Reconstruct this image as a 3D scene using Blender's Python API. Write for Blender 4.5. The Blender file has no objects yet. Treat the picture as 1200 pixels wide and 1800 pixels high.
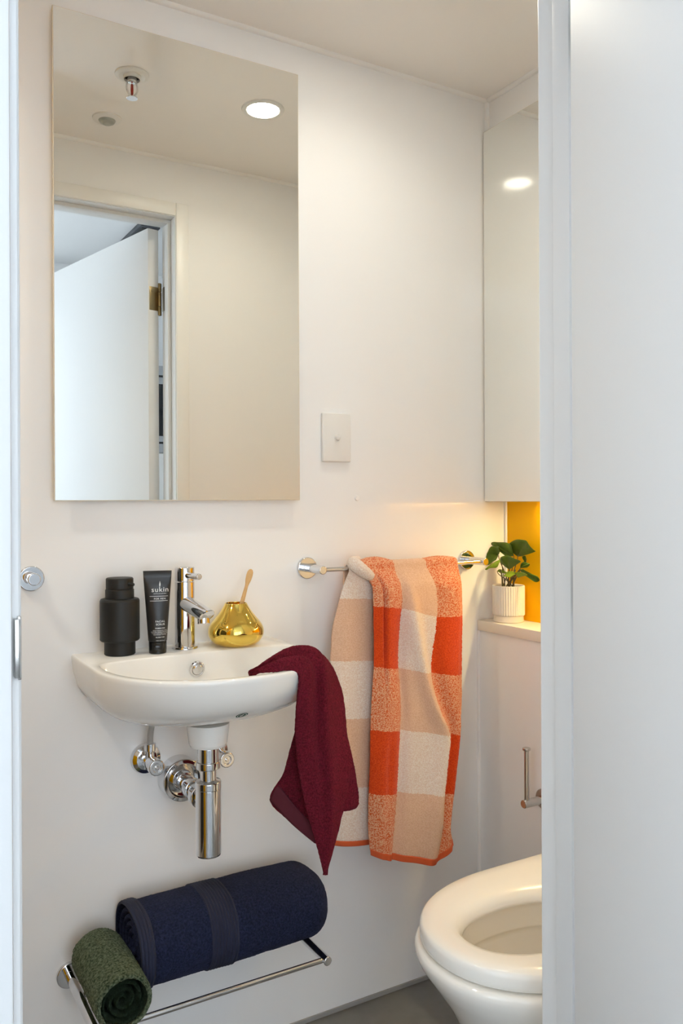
import bpy, bmesh, math, random
from mathutils import Vector, Matrix, noise
from mathutils.bvhtree import BVHTree
random.seed(7)
S = bpy.context.scene
COL = S.collection
R = math.radians
PI = math.pi

# ------------------------------------------------------------------ camera, world, exposure
cam_d = bpy.data.cameras.new('camera')
cam_d.sensor_fit = 'AUTO'; cam_d.sensor_width = 36.0
cam_d.lens = 29.38
cam_d.shift_y = -19 / 1800
cam_d.clip_start = 0.02
cam = bpy.data.objects.new('camera', cam_d); COL.objects.link(cam)
cam.matrix_world = (Matrix.Translation((0, 0, 1.126)) @ Matrix.Rotation(R(-30.35), 4, 'Z')
                    @ Matrix.Rotation(R(90), 4, 'X') @ Matrix.Rotation(R(-.25), 4, 'Z'))
S.camera = cam
S.view_settings.view_transform = 'Standard'; S.view_settings.look = 'None'
S.view_settings.gamma = 1.0; S.view_settings.use_curve_mapping = False
S.view_settings.exposure = 0.36
S.cycles.max_bounces = 14; S.cycles.diffuse_bounces = 8; S.cycles.glossy_bounces = 8
S.cycles.sample_clamp_indirect = 6.0
W = bpy.data.worlds.new('world'); S.world = W; W.use_nodes = True
bg = W.node_tree.nodes['Background']
bg.inputs[0].default_value = (.80, .90, 1.0, 1); bg.inputs[1].default_value = 3.0
LAMP = 54.0            # radiance of the bathroom downlight diffusers
BEAM, BEAM2 = .74, 3.2  # watts of the mirrored downlight's beam and of the added fill one
HALL_LAMP = 5.0
def area_portal(loc, rot, sx, sy):
    d = bpy.data.lights.new('window_portal', 'AREA'); d.shape = 'RECTANGLE'; d.size = sx; d.size_y = sy
    d.cycles.is_portal = True
    o = bpy.data.objects.new('window_portal', d); COL.objects.link(o); o.location = loc; o.rotation_euler = rot
    return o
area_portal((-1.69, -.50, 1.45), (0, R(-90), 0), 1.9, 1.3)
area_portal((-.25, -1.86, 1.30), (R(90), 0, 0), 2.2, 2.2)

# ------------------------------------------------------------------ materials
def nt(name):
    m = bpy.data.materials.new(name); m.use_nodes = True
    n = m.node_tree.nodes; return m, n, m.node_tree.links, n['Principled BSDF']
def pm(name, col, rough=.4, metal=0, spec=.5, bump=None, vary=0, **kw):
    m, n, l, b = nt(name)
    b.inputs['Base Color'].default_value = (*col, 1)
    b.inputs['Roughness'].default_value = rough
    b.inputs['Metallic'].default_value = metal
    b.inputs['Specular IOR Level'].default_value = spec
    for k, v in kw.items(): b.inputs[k.replace('_', ' ')].default_value = v
    if bump or vary:
        tc = n.new('ShaderNodeTexCoord'); no = n.new('ShaderNodeTexNoise')
        no.inputs['Scale'].default_value = bump[0] if bump else 8
        no.inputs['Detail'].default_value = 4
        l.new(tc.outputs['Object'], no.inputs['Vector'])
        if bump:
            bp = n.new('ShaderNodeBump'); bp.inputs['Strength'].default_value = bump[1]; bp.inputs['Distance'].default_value = bump[2]
            l.new(no.outputs['Fac'], bp.inputs['Height']); l.new(bp.outputs['Normal'], b.inputs['Normal'])
        if vary:
            mx = n.new('ShaderNodeMix'); mx.data_type = 'RGBA'
            mx.inputs[6].default_value = (*[c * (1 - vary) for c in col], 1); mx.inputs[7].default_value = (*[min(1, c * (1 + vary)) for c in col], 1)
            l.new(no.outputs['Fac'], mx.inputs[0]); l.new(mx.outputs[2], b.inputs['Base Color'])
    return m
def emit(name, col, strength):
    m, n, l, b = nt(name)
    b.inputs['Base Color'].default_value = (.9, .9, .9, 1)
    b.inputs['Emission Color'].default_value = (*col, 1); b.inputs['Emission Strength'].default_value = strength
    return m
def terry(name, col, col2, scale=520, bump=1.0, contrast=1.0):
    m, n, l, b = nt(name)
    tc = n.new('ShaderNodeTexCoord')
    vo = n.new('ShaderNodeTexVoronoi'); vo.inputs['Scale'].default_value = scale
    no = n.new('ShaderNodeTexNoise'); no.inputs['Scale'].default_value = scale * .45; no.inputs['Detail'].default_value = 5
    l.new(tc.outputs['Object'], vo.inputs['Vector']); l.new(tc.outputs['Object'], no.inputs['Vector'])
    mx = n.new('ShaderNodeMix'); mx.data_type = 'RGBA'
    mx.inputs[6].default_value = (*col, 1); mx.inputs[7].default_value = (*col2, 1)
    rp = n.new('ShaderNodeMapRange'); rp.inputs[1].default_value = .5 - .22 / contrast; rp.inputs[2].default_value = .5 + .22 / contrast
    l.new(no.outputs['Fac'], rp.inputs[0]); l.new(rp.outputs[0], mx.inputs[0])
    l.new(mx.outputs[2], b.inputs['Base Color'])
    ad = n.new('ShaderNodeMath'); ad.operation = 'ADD'
    l.new(vo.outputs['Distance'], ad.inputs[0]); l.new(no.outputs['Fac'], ad.inputs[1])
    bp = n.new('ShaderNodeBump'); bp.inputs['Strength'].default_value = bump; bp.inputs['Distance'].default_value = .0016
    l.new(ad.outputs[0], bp.inputs['Height']); l.new(bp.outputs['Normal'], b.inputs['Normal'])
    b.inputs['Roughness'].default_value = .95; b.inputs['Specular IOR Level'].default_value = .1
    b.inputs['Sheen Weight'].default_value = .25; b.inputs['Sheen Roughness'].default_value = .5
    b.inputs['Sheen Tint'].default_value = (*[min(1, c * 2 + .05) for c in col2], 1)
    return m

M = {}
M['wall'] = pm('glossy_white_wall_panel', (.91, .905, .895), .09, spec=.5)
M['ceil'] = pm('glossy_white_ceiling_panel', (.955, .915, .87), .10)
M['bead'] = pm('white_sealant', (.93, .91, .88), .35)
M['hallwall'] = pm('hall_white_paint', (.86, .865, .87), .55, bump=(60, .05, .001))
M['cream'] = pm('satin_cream_architrave_paint', (.88, .87, .84), .35)  # lit copy of the door paint; bathroom-side brightness is put into its colour
M['paint'] = pm('satin_white_door_paint', (.78, .785, .785), .5, spec=.3, bump=(35, .03, .001))
M['floor'] = pm('grey_vinyl_floor', (.17, .165, .155), .42, bump=(40, .15, .001), vary=.12)
M['upstand'] = pm('grey_vinyl_upstand', (.33, .325, .315), .45)
M['hallfloor'] = pm('hall_timber_floor', (.22, .17, .12), .4, vary=.2)
M['chrome'] = pm('chrome', (.74, .74, .75), .05, 1)
M['satin'] = pm('satin_chrome', (.62, .61, .59), .22, 1)
M['bronze'] = pm('aged_brass_hinge', (.30, .23, .12), .35, 1)
M['gold'] = pm('polished_gold', (.90, .65, .14), .07, 1)
M['mirror'] = pm('mirror_glass', (.93, .935, .895), .0, 1)
M['mirror_edge'] = pm('polished_mirror_edge', (.78, .70, .56), .25)
M['ceramic'] = pm('white_ceramic', (.88, .865, .825), .07, spec=.6)
M['wc'] = pm('toilet_ceramic', (.89, .855, .79), .08, spec=.6)
M['seat'] = pm('toilet_seat_plastic', (.89, .86, .80), .14)
M['stone'] = pm('cream_ledge_top', (.83, .77, .68), .3, vary=.03)
M['yellow'] = pm('yellow_back_panel', (.94, .50, .0015), .38, spec=.15, bump=(25, .05, .001))
M['plastic'] = pm('white_switch_plastic', (.83, .815, .78), .3)
M['black'] = pm('matt_black_plastic', (.015, .0148, .014), .5, spec=.35)
M['tube'] = pm('satin_black_tube', (.016, .016, .017), .38)
M['capblack'] = pm('gloss_black_cap', (.012, .012, .012), .2)
M['white_ink'] = pm('white_print', (.80, .80, .78), .5)
M['green_ink'] = pm('green_sticker', (.006, .06, .034), .6, spec=.15)
M['bamboo'] = pm('bamboo', (.66, .40, .16), .5, bump=(90, .1, .001), vary=.18)
M['bristle'] = pm('pale_bristles', (.75, .70, .6), .8)
M['pot'] = pm('cream_ceramic_pot', (.82, .77, .68), .45)
M['soil'] = pm('dark_soil', (.04, .028, .018), .95, bump=(300, .8, .002))
M['stem'] = pm('brown_green_stem', (.09, .07, .025), .6)
M['leaf'] = pm('dark_green_leaf', (.058, .108, .005), .42, spec=.3, bump=(120, .2, .001), vary=.35)
M['leaf2'] = pm('fresh_green_leaf', (.19, .29, .014), .42, spec=.3, bump=(120, .2, .001), vary=.3)
M['rubber'] = pm('dark_rubber', (.02, .02, .02), .6)
M['lens'] = pm('frosted_sensor_lens', (.42, .44, .40), .3)
M['red'] = pm('red_glass_bulb', (.35, .03, .02), .1)
M['hose'] = pm('braided_steel_hose', (.55, .54, .52), .32, 1, bump=(700, .9, .002))
M['ovenglass'] = pm('black_oven_glass', (.012, .014, .017), .08)
M['steel'] = pm('brushed_steel', (.50, .51, .53), .3, 1)
M['darkbeam'] = pm('charcoal_bulkhead', (.05, .055, .065), .5)
M['lamp'] = emit('downlight_diffuser', (1.0, .93, .78), LAMP)
M['led'] = emit('warm_led', (1.0, .78, .36), 140.0)
M['halllamp'] = emit('hall_lamp_diffuser', (.86, .93, 1.0), HALL_LAMP)
M['glass'] = pm('window_glass', (1, 1, 1), .0, Transmission_Weight=1.0, IOR=1.01)
M['navy'] = terry('navy_terry', (.006, .009, .024), (.023, .029, .068), 620, .8)
M['navyband'] = pm('navy_woven_band', (.012, .016, .042), .8, bump=(500, .4, .001))
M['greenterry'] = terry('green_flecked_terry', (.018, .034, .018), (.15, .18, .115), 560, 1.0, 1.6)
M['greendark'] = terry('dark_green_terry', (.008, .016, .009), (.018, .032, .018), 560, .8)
M['burgundy'] = terry('burgundy_terry', (.075, .004, .012), (.24, .016, .036), 820, 1.3, 1.1)
M['burgundyband'] = pm('burgundy_woven_band', (.085, .005, .014), .85, bump=(500, .4, .001))
M['orangehem'] = pm('orange_woven_hem', (.62, .10, .025), .8, bump=(500, .5, .001))

def towel_checks():
    m, n, l, b = nt('orange_check_terry')
    def math_(op, a, bb=None):
        k = n.new('ShaderNodeMath'); k.operation = op
        for i, v in enumerate((a, bb)):
            if v is None: continue
            if isinstance(v, (int, float)): k.inputs[i].default_value = v
            else: l.new(v, k.inputs[i])
        return k.outputs[0]
    def mix(f, c1, c2):
        k = n.new('ShaderNodeMix'); k.data_type = 'RGBA'
        if isinstance(f, float): k.inputs[0].default_value = f
        else: l.new(f, k.inputs[0])
        for i, c in ((6, c1), (7, c2)):
            if isinstance(c, tuple): k.inputs[i].default_value = (*c, 1)
            else: l.new(c, k.inputs[i])
        return k.outputs[2]
    uv = n.new('ShaderNodeUVMap'); uv.uv_map = 'UVMap'
    sp = n.new('ShaderNodeSeparateXYZ'); l.new(uv.outputs[0], sp.inputs[0])
    tc = n.new('ShaderNodeTexCoord')
    wob = n.new('ShaderNodeTexNoise'); wob.inputs['Scale'].default_value = 260; l.new(tc.outputs['Object'], wob.inputs['Vector'])
    w2 = math_('MULTIPLY', math_('SUBTRACT', wob.outputs['Fac'], .5), .09)
    U = math_('ADD', sp.outputs[0], w2); V = math_('ADD', sp.outputs[1], math_('MULTIPLY', w2, .6))
    cf = math_('MODULO', math_('FLOOR', U), 2.0)          # 0 orange column, 1 light column
    rf = math_('MODULO', math_('FLOOR', V), 2.0)          # 0 mixed row, 1 pure row
    no = n.new('ShaderNodeTexNoise'); no.inputs['Scale'].default_value = 330; no.inputs['Detail'].default_value = 3
    mp = n.new('ShaderNodeMapping'); mp.inputs['Scale'].default_value = (1, 1, 1.7); l.new(tc.outputs['Object'], mp.inputs[0]); l.new(mp.outputs[0], no.inputs['Vector'])
    ns = n.new('ShaderNodeMapRange'); ns.inputs[1].default_value = .42; ns.inputs[2].default_value = .58; l.new(no.outputs['Fac'], ns.inputs[0])
    orange = mix(ns.outputs[0], (.66, .052, .006), (.80, .092, .012))
    mixed = mix(ns.outputs[0], (.72, .12, .025), (.88, .50, .30))
    peach = mix(ns.outputs[0], (.80, .50, .33), (.88, .60, .43))
    pale = mix(ns.outputs[0], (.87, .69, .57), (.97, .86, .77))
    oc = mix(rf, mixed, orange); lc = mix(rf, peach, pale)
    out = mix(cf, oc, lc); l.new(out, b.inputs['Base Color'])
    vo = n.new('ShaderNodeTexVoronoi'); vo.inputs['Scale'].default_value = 620; l.new(mp.outputs[0], vo.inputs['Vector'])
    h = math_('ADD', vo.outputs['Distance'], no.outputs['Fac'])
    bp = n.new('ShaderNodeBump'); bp.inputs['Strength'].default_value = .9; bp.inputs['Distance'].default_value = .0012
    l.new(h, bp.inputs['Height']); l.new(bp.outputs[0], b.inputs['Normal'])
    b.inputs['Roughness'].default_value = .95; b.inputs['Specular IOR Level'].default_value = .1
    b.inputs['Sheen Weight'].default_value = .15
    return m
M['check'] = towel_checks()

# ------------------------------------------------------------------ helpers
def finish(o, label=None, cat=None, group=None, kind=None):
    if label: o['label'] = label
    if cat: o['category'] = cat
    if group: o['group'] = group
    if kind: o['kind'] = kind
    return o
def link(name, bm, mat, parent=None, smooth=None):
    if smooth is not None:
        for f in bm.faces: f.smooth = True
        for e in bm.edges:
            if len(e.link_faces) == 2 and e.calc_face_angle(0) > R(smooth): e.smooth = False
    me = bpy.data.meshes.new(name); bm.to_mesh(me); bm.free()
    me.materials.append(M[mat] if isinstance(mat, str) else mat)
    o = bpy.data.objects.new(name, me); COL.objects.link(o)
    if parent is not None:
        o.parent = parent
        if parent.type == 'EMPTY' or True:
            o.matrix_parent_inverse = world(parent).inverted()
    return o
def world(o):
    m = o.matrix_basis.copy()
    if o.parent: m = world(o.parent) @ o.matrix_parent_inverse @ m
    return m
def thing(name, loc, label, cat, group=None, kind=None):
    o = bpy.data.objects.new(name, None); COL.objects.link(o); o.location = loc; o.empty_display_size = .05
    return finish(o, label, cat, group, kind)
def box(bm, x0, y0, z0, x1, y1, z1, bev=0, seg=2):
    r = bmesh.ops.create_cube(bm, size=1)
    for v in r['verts']:
        v.co = Vector((x0 + (v.co.x + .5) * (x1 - x0), y0 + (v.co.y + .5) * (y1 - y0), z0 + (v.co.z + .5) * (z1 - z0)))
    if bev:
        es = list({e for v in r['verts'] for e in v.link_edges})
        bmesh.ops.bevel(bm, geom=es, offset=bev, segments=seg, affect='EDGES', profile=.5)
    return bm
def B(*a, **k): return box(bmesh.new(), *a, **k)
def frame(axis):
    a = Vector(axis).normalized()
    u = a.orthogonal().normalized() if abs(a.z) < .99 else Vector((1, 0, 0))
    return a, u, a.cross(u)
def lathe(bm, base, axis, prof, n=40, mod=None):
    """prof: list of (radius, height along axis); closed with poles where radius is 0"""
    a, u, v = frame(axis); base = Vector(base); rings = []
    dense = []
    for k, (r, h) in enumerate(prof):
        if k:
            r0, h0 = prof[k-1]; ln = math.hypot(r - r0, h - h0)
            if ln > .0024:
                e = .0007 / ln
                dense += [(r0 + (r-r0)*e, h0 + (h-h0)*e), (r - (r-r0)*e, h - (h-h0)*e)]
        dense.append((r, h))
    prof = dense
    for (r, h) in prof:
        if r <= 1e-6: rings.append([bm.verts.new(base + a * h)])
        else:
            rings.append([bm.verts.new(base + a * h + (u * math.cos(2*PI*i/n) + v * math.sin(2*PI*i/n)) * (r * (mod(i, h) if mod else 1))) for i in range(n)])
    for p, q in zip(rings, rings[1:]):
        for i in range(n):
            j = (i + 1) % n
            if len(p) == 1 and len(q) == 1: continue
            if len(p) == 1: bm.faces.new((p[0], q[j], q[i]))
            elif len(q) == 1: bm.faces.new((p[i], p[j], q[0]))
            else: bm.faces.new((p[i], p[j], q[j], q[i]))
    return bm
def L(base, axis, prof, n=40, mod=None): return lathe(bmesh.new(), base, axis, prof, n, mod)
def rod(r, l, c=.0012):
    return [(0, 0), (r - c, 0), (r, c), (r, l - c), (r - c, l), (0, l)]
def tube(bm, pts, rad, n=12):
    pts = [Vector(p) for p in pts]; N = len(pts)
    rad = rad if isinstance(rad, (list, tuple)) else [rad] * N
    rings = []; up = None
    for i, p in enumerate(pts):
        t = (pts[min(i+1, N-1)] - pts[max(i-1, 0)]).normalized()
        if up is None: up = t.orthogonal().normalized()
        up = (up - t * up.dot(t)).normalized(); w = t.cross(up)
        rings.append([bm.verts.new(p + (up * math.cos(2*PI*k/n) + w * math.sin(2*PI*k/n)) * rad[i]) for k in range(n)])
    for p, q in zip(rings, rings[1:]):
        for i in range(n): bm.faces.new((p[i], p[(i+1) % n], q[(i+1) % n], q[i]))
    bm.faces.new(rings[0][::-1]); bm.faces.new(rings[-1])
    return bm
def bez(p0, p1, p2, p3, n=16):
    P = [Vector(p) for p in (p0, p1, p2, p3)]
    return [P[0]*(1-t)**3 + P[1]*3*t*(1-t)**2 + P[2]*3*t*t*(1-t) + P[3]*t**3 for t in [i/n for i in range(n+1)]]
def interp(tab, x):
    if x <= tab[0][0]: return tab[0][1]
    for (a, fa), (b, fb) in zip(tab, tab[1:]):
        if x <= b: return fa + (fb - fa) * (x - a) / (b - a)
    return tab[-1][1]
def spline(pts, n):
    """Catmull-Rom through pts, n samples"""
    pts = [Vector(p) for p in pts]; out = []; N = len(pts) - 1
    for k in range(n):
        t = k / (n - 1) * N; i = min(int(t), N - 1); f = t - i
        p0, p1, p2, p3 = pts[max(i-1, 0)], pts[i], pts[i+1], pts[min(i+2, N)]
        out.append(.5 * ((2*p1) + (p2-p0)*f + (2*p0-5*p1+4*p2-p3)*f*f + (3*p1-p0-3*p2+p3)*f**3))
    return out
def grid(bm, rows, uvs=None):
    vs = [[bm.verts.new(p) for p in r] for r in rows]
    uvl = bm.loops.layers.uv.new('UVMap') if uvs else None
    for i in range(len(vs) - 1):
        for j in range(len(vs[0]) - 1):
            f = bm.faces.new((vs[i][j], vs[i+1][j], vs[i+1][j+1], vs[i][j+1])); f.smooth = True
            if uvs:
                for lp, (a, b) in zip(f.loops, ((i, j), (i+1, j), (i+1, j+1), (i, j+1))): lp[uvl].uv = uvs[a][b]
    return bm
_tex = {}
def fuzz(o, size=.003, strength=.0016):
    if size not in _tex:
        t = bpy.data.textures.new('terry_loops', 'CLOUDS'); t.noise_scale = size; t.noise_depth = 1; _tex[size] = t
    d = o.modifiers.new('fuzz', 'DISPLACE'); d.texture = _tex[size]; d.strength = strength; d.mid_level = .5; d.texture_coords = 'LOCAL'
def thick(o, t, off=-1):
    s = o.modifiers.new('thickness', 'SOLIDIFY'); s.thickness = t; s.offset = off
def subd(o, n=1):
    s = o.modifiers.new('subd', 'SUBSURF'); s.levels = n; s.render_levels = n
def struct(name, bm, mat, parent=None, smooth=None):
    o = link(name, bm, mat, parent, smooth)
    if parent is None: o['kind'] = 'structure'
    return o

# ------------------------------------------------------------------ the room shell
XL, XR, YB, YF, ZC = -.62, 1.416, 1.6, .834, 2.114
HY0 = -1.8           # far wall of the hall
struct('floor', B(-1.7, HY0, -.05, 2.6, YB + .1, 0), 'floor')
struct('ceiling', B(XL - .1, YF - .02, ZC, XR + .12, YB + .1, ZC + .06), 'ceil')
struct('wall_back', B(XL - .1, YB, 0, XR + .1, YB + .1, ZC), 'wall')
struct('wall_left', B(XL - .1, YF, 0, XL, YB, ZC), 'wall')
struct('wall_right', B(XR, YF, 0, XR + .1, YB, ZC), 'wall')
# boxed-out lower right wall carrying the ledge, and the bulkhead over the cabinet
struct('trim_1', B(1.3245, YF, 0, XR, YB, .809), 'wall')
struct('trim_2', B(1.359, YF, 2.036, XR, YB, ZC), 'wall')
# front wall around the doorway (opening x .112-.824, to z 1.966)
OX0, OX1, OZ = .118, .804, 1.946
bm = B(XL - .1, .739, 0, OX0 - .02, YF, ZC); box(bm, OX1 + .02, .739, 0, XR + .1, YF, ZC); box(bm, OX0 - .02, .739, OZ + .02, OX1 + .02, YF, ZC)
struct('wall_front', bm, 'wall')
# sealant beads in the corners
struct('trim_3', L((XL, YB, ZC), (1, 0, 0), rod(.0085, 1.359 - XL), 10), 'bead', smooth=40)
struct('trim_4', L((XL, YF, ZC), (1, 0, 0), rod(.0085, 1.359 - XL), 10), 'bead', smooth=40)
struct('trim_5', L((1.359, YF, ZC), (0, 1, 0), rod(.0085, YB - YF), 10), 'bead', smooth=40)
struct('trim_6', L((1.359, YB, 2.036), (0, 0, 1), rod(.0085, ZC - 2.036), 10), 'bead', smooth=40)
struct('trim_7', L((1.3245, YB, .0), (0, 0, 1), rod(.0055, .809), 10), 'bead', smooth=40)
struct('trim_8', L((1.412, YB - .003, .834), (0, 0, 1), rod(.005, .289), 10), 'bead', smooth=40)
# ochre feature panel on the shower end of the front wall, charcoal panel on the end wall (both mirrored in the chrome)
struct('trim_9', B(-.60, YF, .02, -.06, YF + .006, 2.08, bev=.001), 'yellow')
struct('trim_10', B(XL, .86, .02, XL + .006, 1.50, 2.08, bev=.001), 'darkbeam')
struct('baseboard_back', B(XL, YB - .004, 0, 1.3245, YB, .010, bev=.001), 'upstand')
struct('baseboard_right', B(1.3205, YF, 0, 1.3245, YB, .010, bev=.001), 'upstand')

# the hall beyond the door: walls, ceiling, unseen windows added to bring daylight in
bm = B(-1.7, HY0 - .1, 0, -1.35, HY0, 2.5); box(bm, .85, HY0 - .1, 0, 2.6, HY0, 2.5); box(bm, -1.35, HY0 - .1, 0, .85, HY0, .2); box(bm, -1.35, HY0 - .1, 2.4, .85, HY0, 2.5)
struct('wall_hall_back', bm, 'hallwall')
w = thing('window_2', (-.25, HY0 - .05, .2), None, None, kind='structure')  # unseen window, added to throw daylight through the doorway
bm = B(-1.35, HY0 - .08, .2, -1.30, HY0 - .02, 2.4); box(bm, .80, HY0 - .08, .2, .85, HY0 - .02, 2.4); box(bm, -1.30, HY0 - .08, .2, .80, HY0 - .02, .25); box(bm, -1.30, HY0 - .08, 2.35, .80, HY0 - .02, 2.4); box(bm, -.275, HY0 - .08, .25, -.225, HY0 - .02, 2.35)
link('window_frame', bm, 'paint', w)
for x0, x1 in ((-1.30, -.275), (-.225, .80)): link('pane', B(x0, HY0 - .052, .25, x1, HY0 - .048, 2.35), 'glass', w)
struct('wall_hall_right', B(2.5, HY0, 0, 2.6, .739, 2.5), 'hallwall')
bm = B(-1.7, HY0, 0, -1.6, -1.15, 2.5); box(bm, -1.7, .15, 0, -1.6, .739, 2.5); box(bm, -1.7, -1.15, 0, -1.6, .15, .5); box(bm, -1.7, -1.15, 2.4, -1.6, .15, 2.5)
struct('wall_hall_left', bm, 'hallwall')
bm = B(-1.7, .727, 0, OX0 - .055, .739, 2.5); box(bm, OX1 + .055, .727, 0, 2.6, .739, 2.5); box(bm, OX0 - .055, .727, OZ + .055, OX1 + .055, .739, 2.5)
struct('wall_hall_front', bm, 'hallwall')
struct('ceiling', B(-1.7, HY0, 2.5, 2.6, .739, 2.56), 'hallwall')
w = thing('window_1', (-1.65, -.50, .5), None, None, kind='structure')  # unseen window, added to light the open door leaf
bm = B(-1.68, -1.15, .5, -1.62, -1.10, 2.4); box(bm, -1.68, .10, .5, -1.62, .15, 2.4); box(bm, -1.68, -1.10, .5, -1.62, .10, .55); box(bm, -1.68, -1.10, 2.35, -1.62, .10, 2.4); box(bm, -1.68, -.525, .55, -1.62, -.475, 2.35)
link('window_frame', bm, 'paint', w)
for y0, y1 in ((-1.10, -.525), (-.475, .10)): link('pane', B(-1.652, y0, .55, -1.648, y1, 2.35), 'glass', w)

# ------------------------------------------------------------------ doorway and open door
d = thing('door_1', (.79, .737, 0), None, None, kind='structure')
def jamb_side(x, sgn, nm):
    # reveal lining, stop and the two architraves of one side; sgn points away from the opening
    a, b = sorted((x, x + sgn * .02))
    j = link('jamb', B(a, .728, 0, b, .840, OZ + .02), 'paint', d)
    a, b = sorted((x, x - sgn * .010))
    link('door_stop', B(a, .776, 0, b, .805, OZ - .01, bev=.0012), 'paint', d, 40)
    a, b = sorted((x + sgn * .002, x + sgn * .040))
    link('architrave', B(a, YF, 0, b, YF + .011, OZ + .040, bev=.003), 'cream', d, 40)
    a, b = sorted((x + sgn * .007, x + sgn * .067))
    link('architrave', B(a, .714, 0, b, .728, OZ + .067, bev=.003), 'paint', d, 40)
    return j
jl = jamb_side(OX0, -1, 'l'); jr = jamb_side(OX1, 1, 'r')
link('jamb', B(OX0, .728, OZ, OX1, .840, OZ + .02), 'paint', d)
link('door_stop', B(OX0, .776, OZ - .010, OX1, .805, OZ, bev=.0012), 'paint', d, 40)
link('architrave', B(OX0 - .002, YF, OZ + .002, OX1 + .002, YF + .011, OZ + .040, bev=.003), 'cream', d, 40)
link('architrave', B(OX0 - .007, .714, OZ + .007, OX1 + .007, .728, OZ + .067, bev=.003), 'paint', d, 40)
bm = B(OX0 - .0015, .722, .981, OX0 + .0012, .760, 1.033, bev=.0006); box(bm, OX0 - .0045, .719, .983, OX0 + .0003, .7285, 1.031, bev=.0008)
finish(link('strike_plate', bm, 'satin', d, 40), 'dark metal strike plate')
# leaf, hinged on the right, swung outwards into the hall
a = R(12.5)
leafm = Matrix.Translation((.757, .737, 0)) @ Matrix.Rotation(-a, 4, 'Z')
bm = B(0, -.682, .008, .035, 0, 1.936, bev=.0015); bm.transform(leafm)
leaf = link('door_leaf', bm, 'paint', d, 40)
for z in (1.73, 1.02, .24):
    bm = B(.004, -.001, z - .035, .0335, .0012, z + .035, bev=.0008); 
    for sz in (-.022, 0, .022):
        lathe(bm, (.012 if sz else .022, .0012, z + sz), (0, 1, 0), [(0, .0006), (.0032, .0006), (.0036, 0)], 12)
    bm.transform(leafm)
    h = link('hinge', bm, 'bronze', d, 40)
    kn = bmesh.new()
    for z0, z1 in ((-.048, -.022), (-.021, .021), (.022, .048)):
        lathe(kn, (.7945, .7285, z + z0), (0, 0, 1), rod(.0058, z1 - z0, .0008), 14)
    link('hinge_knuckle', kn, 'bronze', h, 40)
    link('hinge_plate', B(.8025, .729, z - .035, .8042, .760, z + .035), 'bronze', h)
lm = bmesh.new()   # lever handle near the free edge, on both faces
for sx in (0, 1):
    x0 = .035 if sx else 0; dr = 1 if sx else -1
    lathe(lm, (x0, -.615, 1.0), (dr, 0, 0), [(0, 0), (.026, 0), (.026, .006), (.009, .007), (.009, .045), (0, .045)], 24)
    tube(lm, [(x0 + dr*.04, -.615, 1.0), (x0 + dr*.042, -.56, 1.0), (x0 + dr*.042, -.50, 1.0)], .008, 10)
lm.transform(leafm); link('lever_handle', lm, 'satin', d, 40)

# hall furniture glimpsed through the hinge gap in the mirror
ov = thing('wall_oven', (1.5, HY0, 1.4), 'grey steel wall oven with a black glass door glimpsed in mirror through the hinge gap', 'oven')
link('oven_body', B(1.15, HY0 + .004, 1.405, 1.75, HY0 + .34, 1.90, bev=.004), 'steel', ov, 40)
link('oven_glass', B(1.17, HY0 + .34, 1.50, 1.73, HY0 + .348, 1.795, bev=.003), 'ovenglass', ov, 40)
for z in (1.462, 1.84): link('vent_slot', B(1.18, HY0 + .335, z - .006, 1.72, HY0 + .3415, z + .006), 'rubber', ov)
cb = thing('kitchen_cupboard', (1.5, HY0, 0), 'white kitchen cupboard under the wall oven seen in the mirror', 'cupboard')
link('cupboard_body', B(1.12, HY0 + .004, .08, 1.78, HY0 + .36, 1.402, bev=.003), 'plastic', cb, 40)
link('plinth', B(1.14, HY0 + .004, 0, 1.76, HY0 + .32, .08), 'steel', cb)
for x0, x1 in ((1.125, 1.447), (1.453, 1.775)): link('cupboard_door', B(x0, HY0 + .36, .09, x1, HY0 + .378, 1.398, bev=.003), 'plastic', cb, 40)
t = thing('ceiling_track', (1.27, -1.0, 2.5), 'short charcoal ceiling track in the hall, mirrored above the open door', 'track')
link('track_body', B(1.22, -1.30, 2.475, 1.32, -.86, 2.4995, bev=.003), 'darkbeam', t, 40)
link('track_cover', B(1.235, -1.28, 2.470, 1.305, -.88, 2.476, bev=.002), 'rubber', t, 40)
for i, (x, y) in enumerate(((-.55, -.95), (1.5, -.75))):  # unseen ceiling lights, added to light the hall
    hl = thing('hall_ceiling_light', (x, y, 2.5), ['round white hall ceiling light nearest the bathroom doorway', 'round white hall ceiling light nearer the wall oven'][i], 'ceiling light', 'hall ceiling lights')
    link('lamp_ring', L((x, y, 2.5), (0, 0, -1), [(.0, 0), (.10, 0), (.10, .012), (.088, .014), (.088, .008), (0, .008)], 40), 'plastic', hl, 40)
    link('diffuser', L((x, y, 2.492), (0, 0, -1), [(0, .004), (.086, .004), (.086, 0)], 40), 'halllamp', hl, 40)

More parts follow.
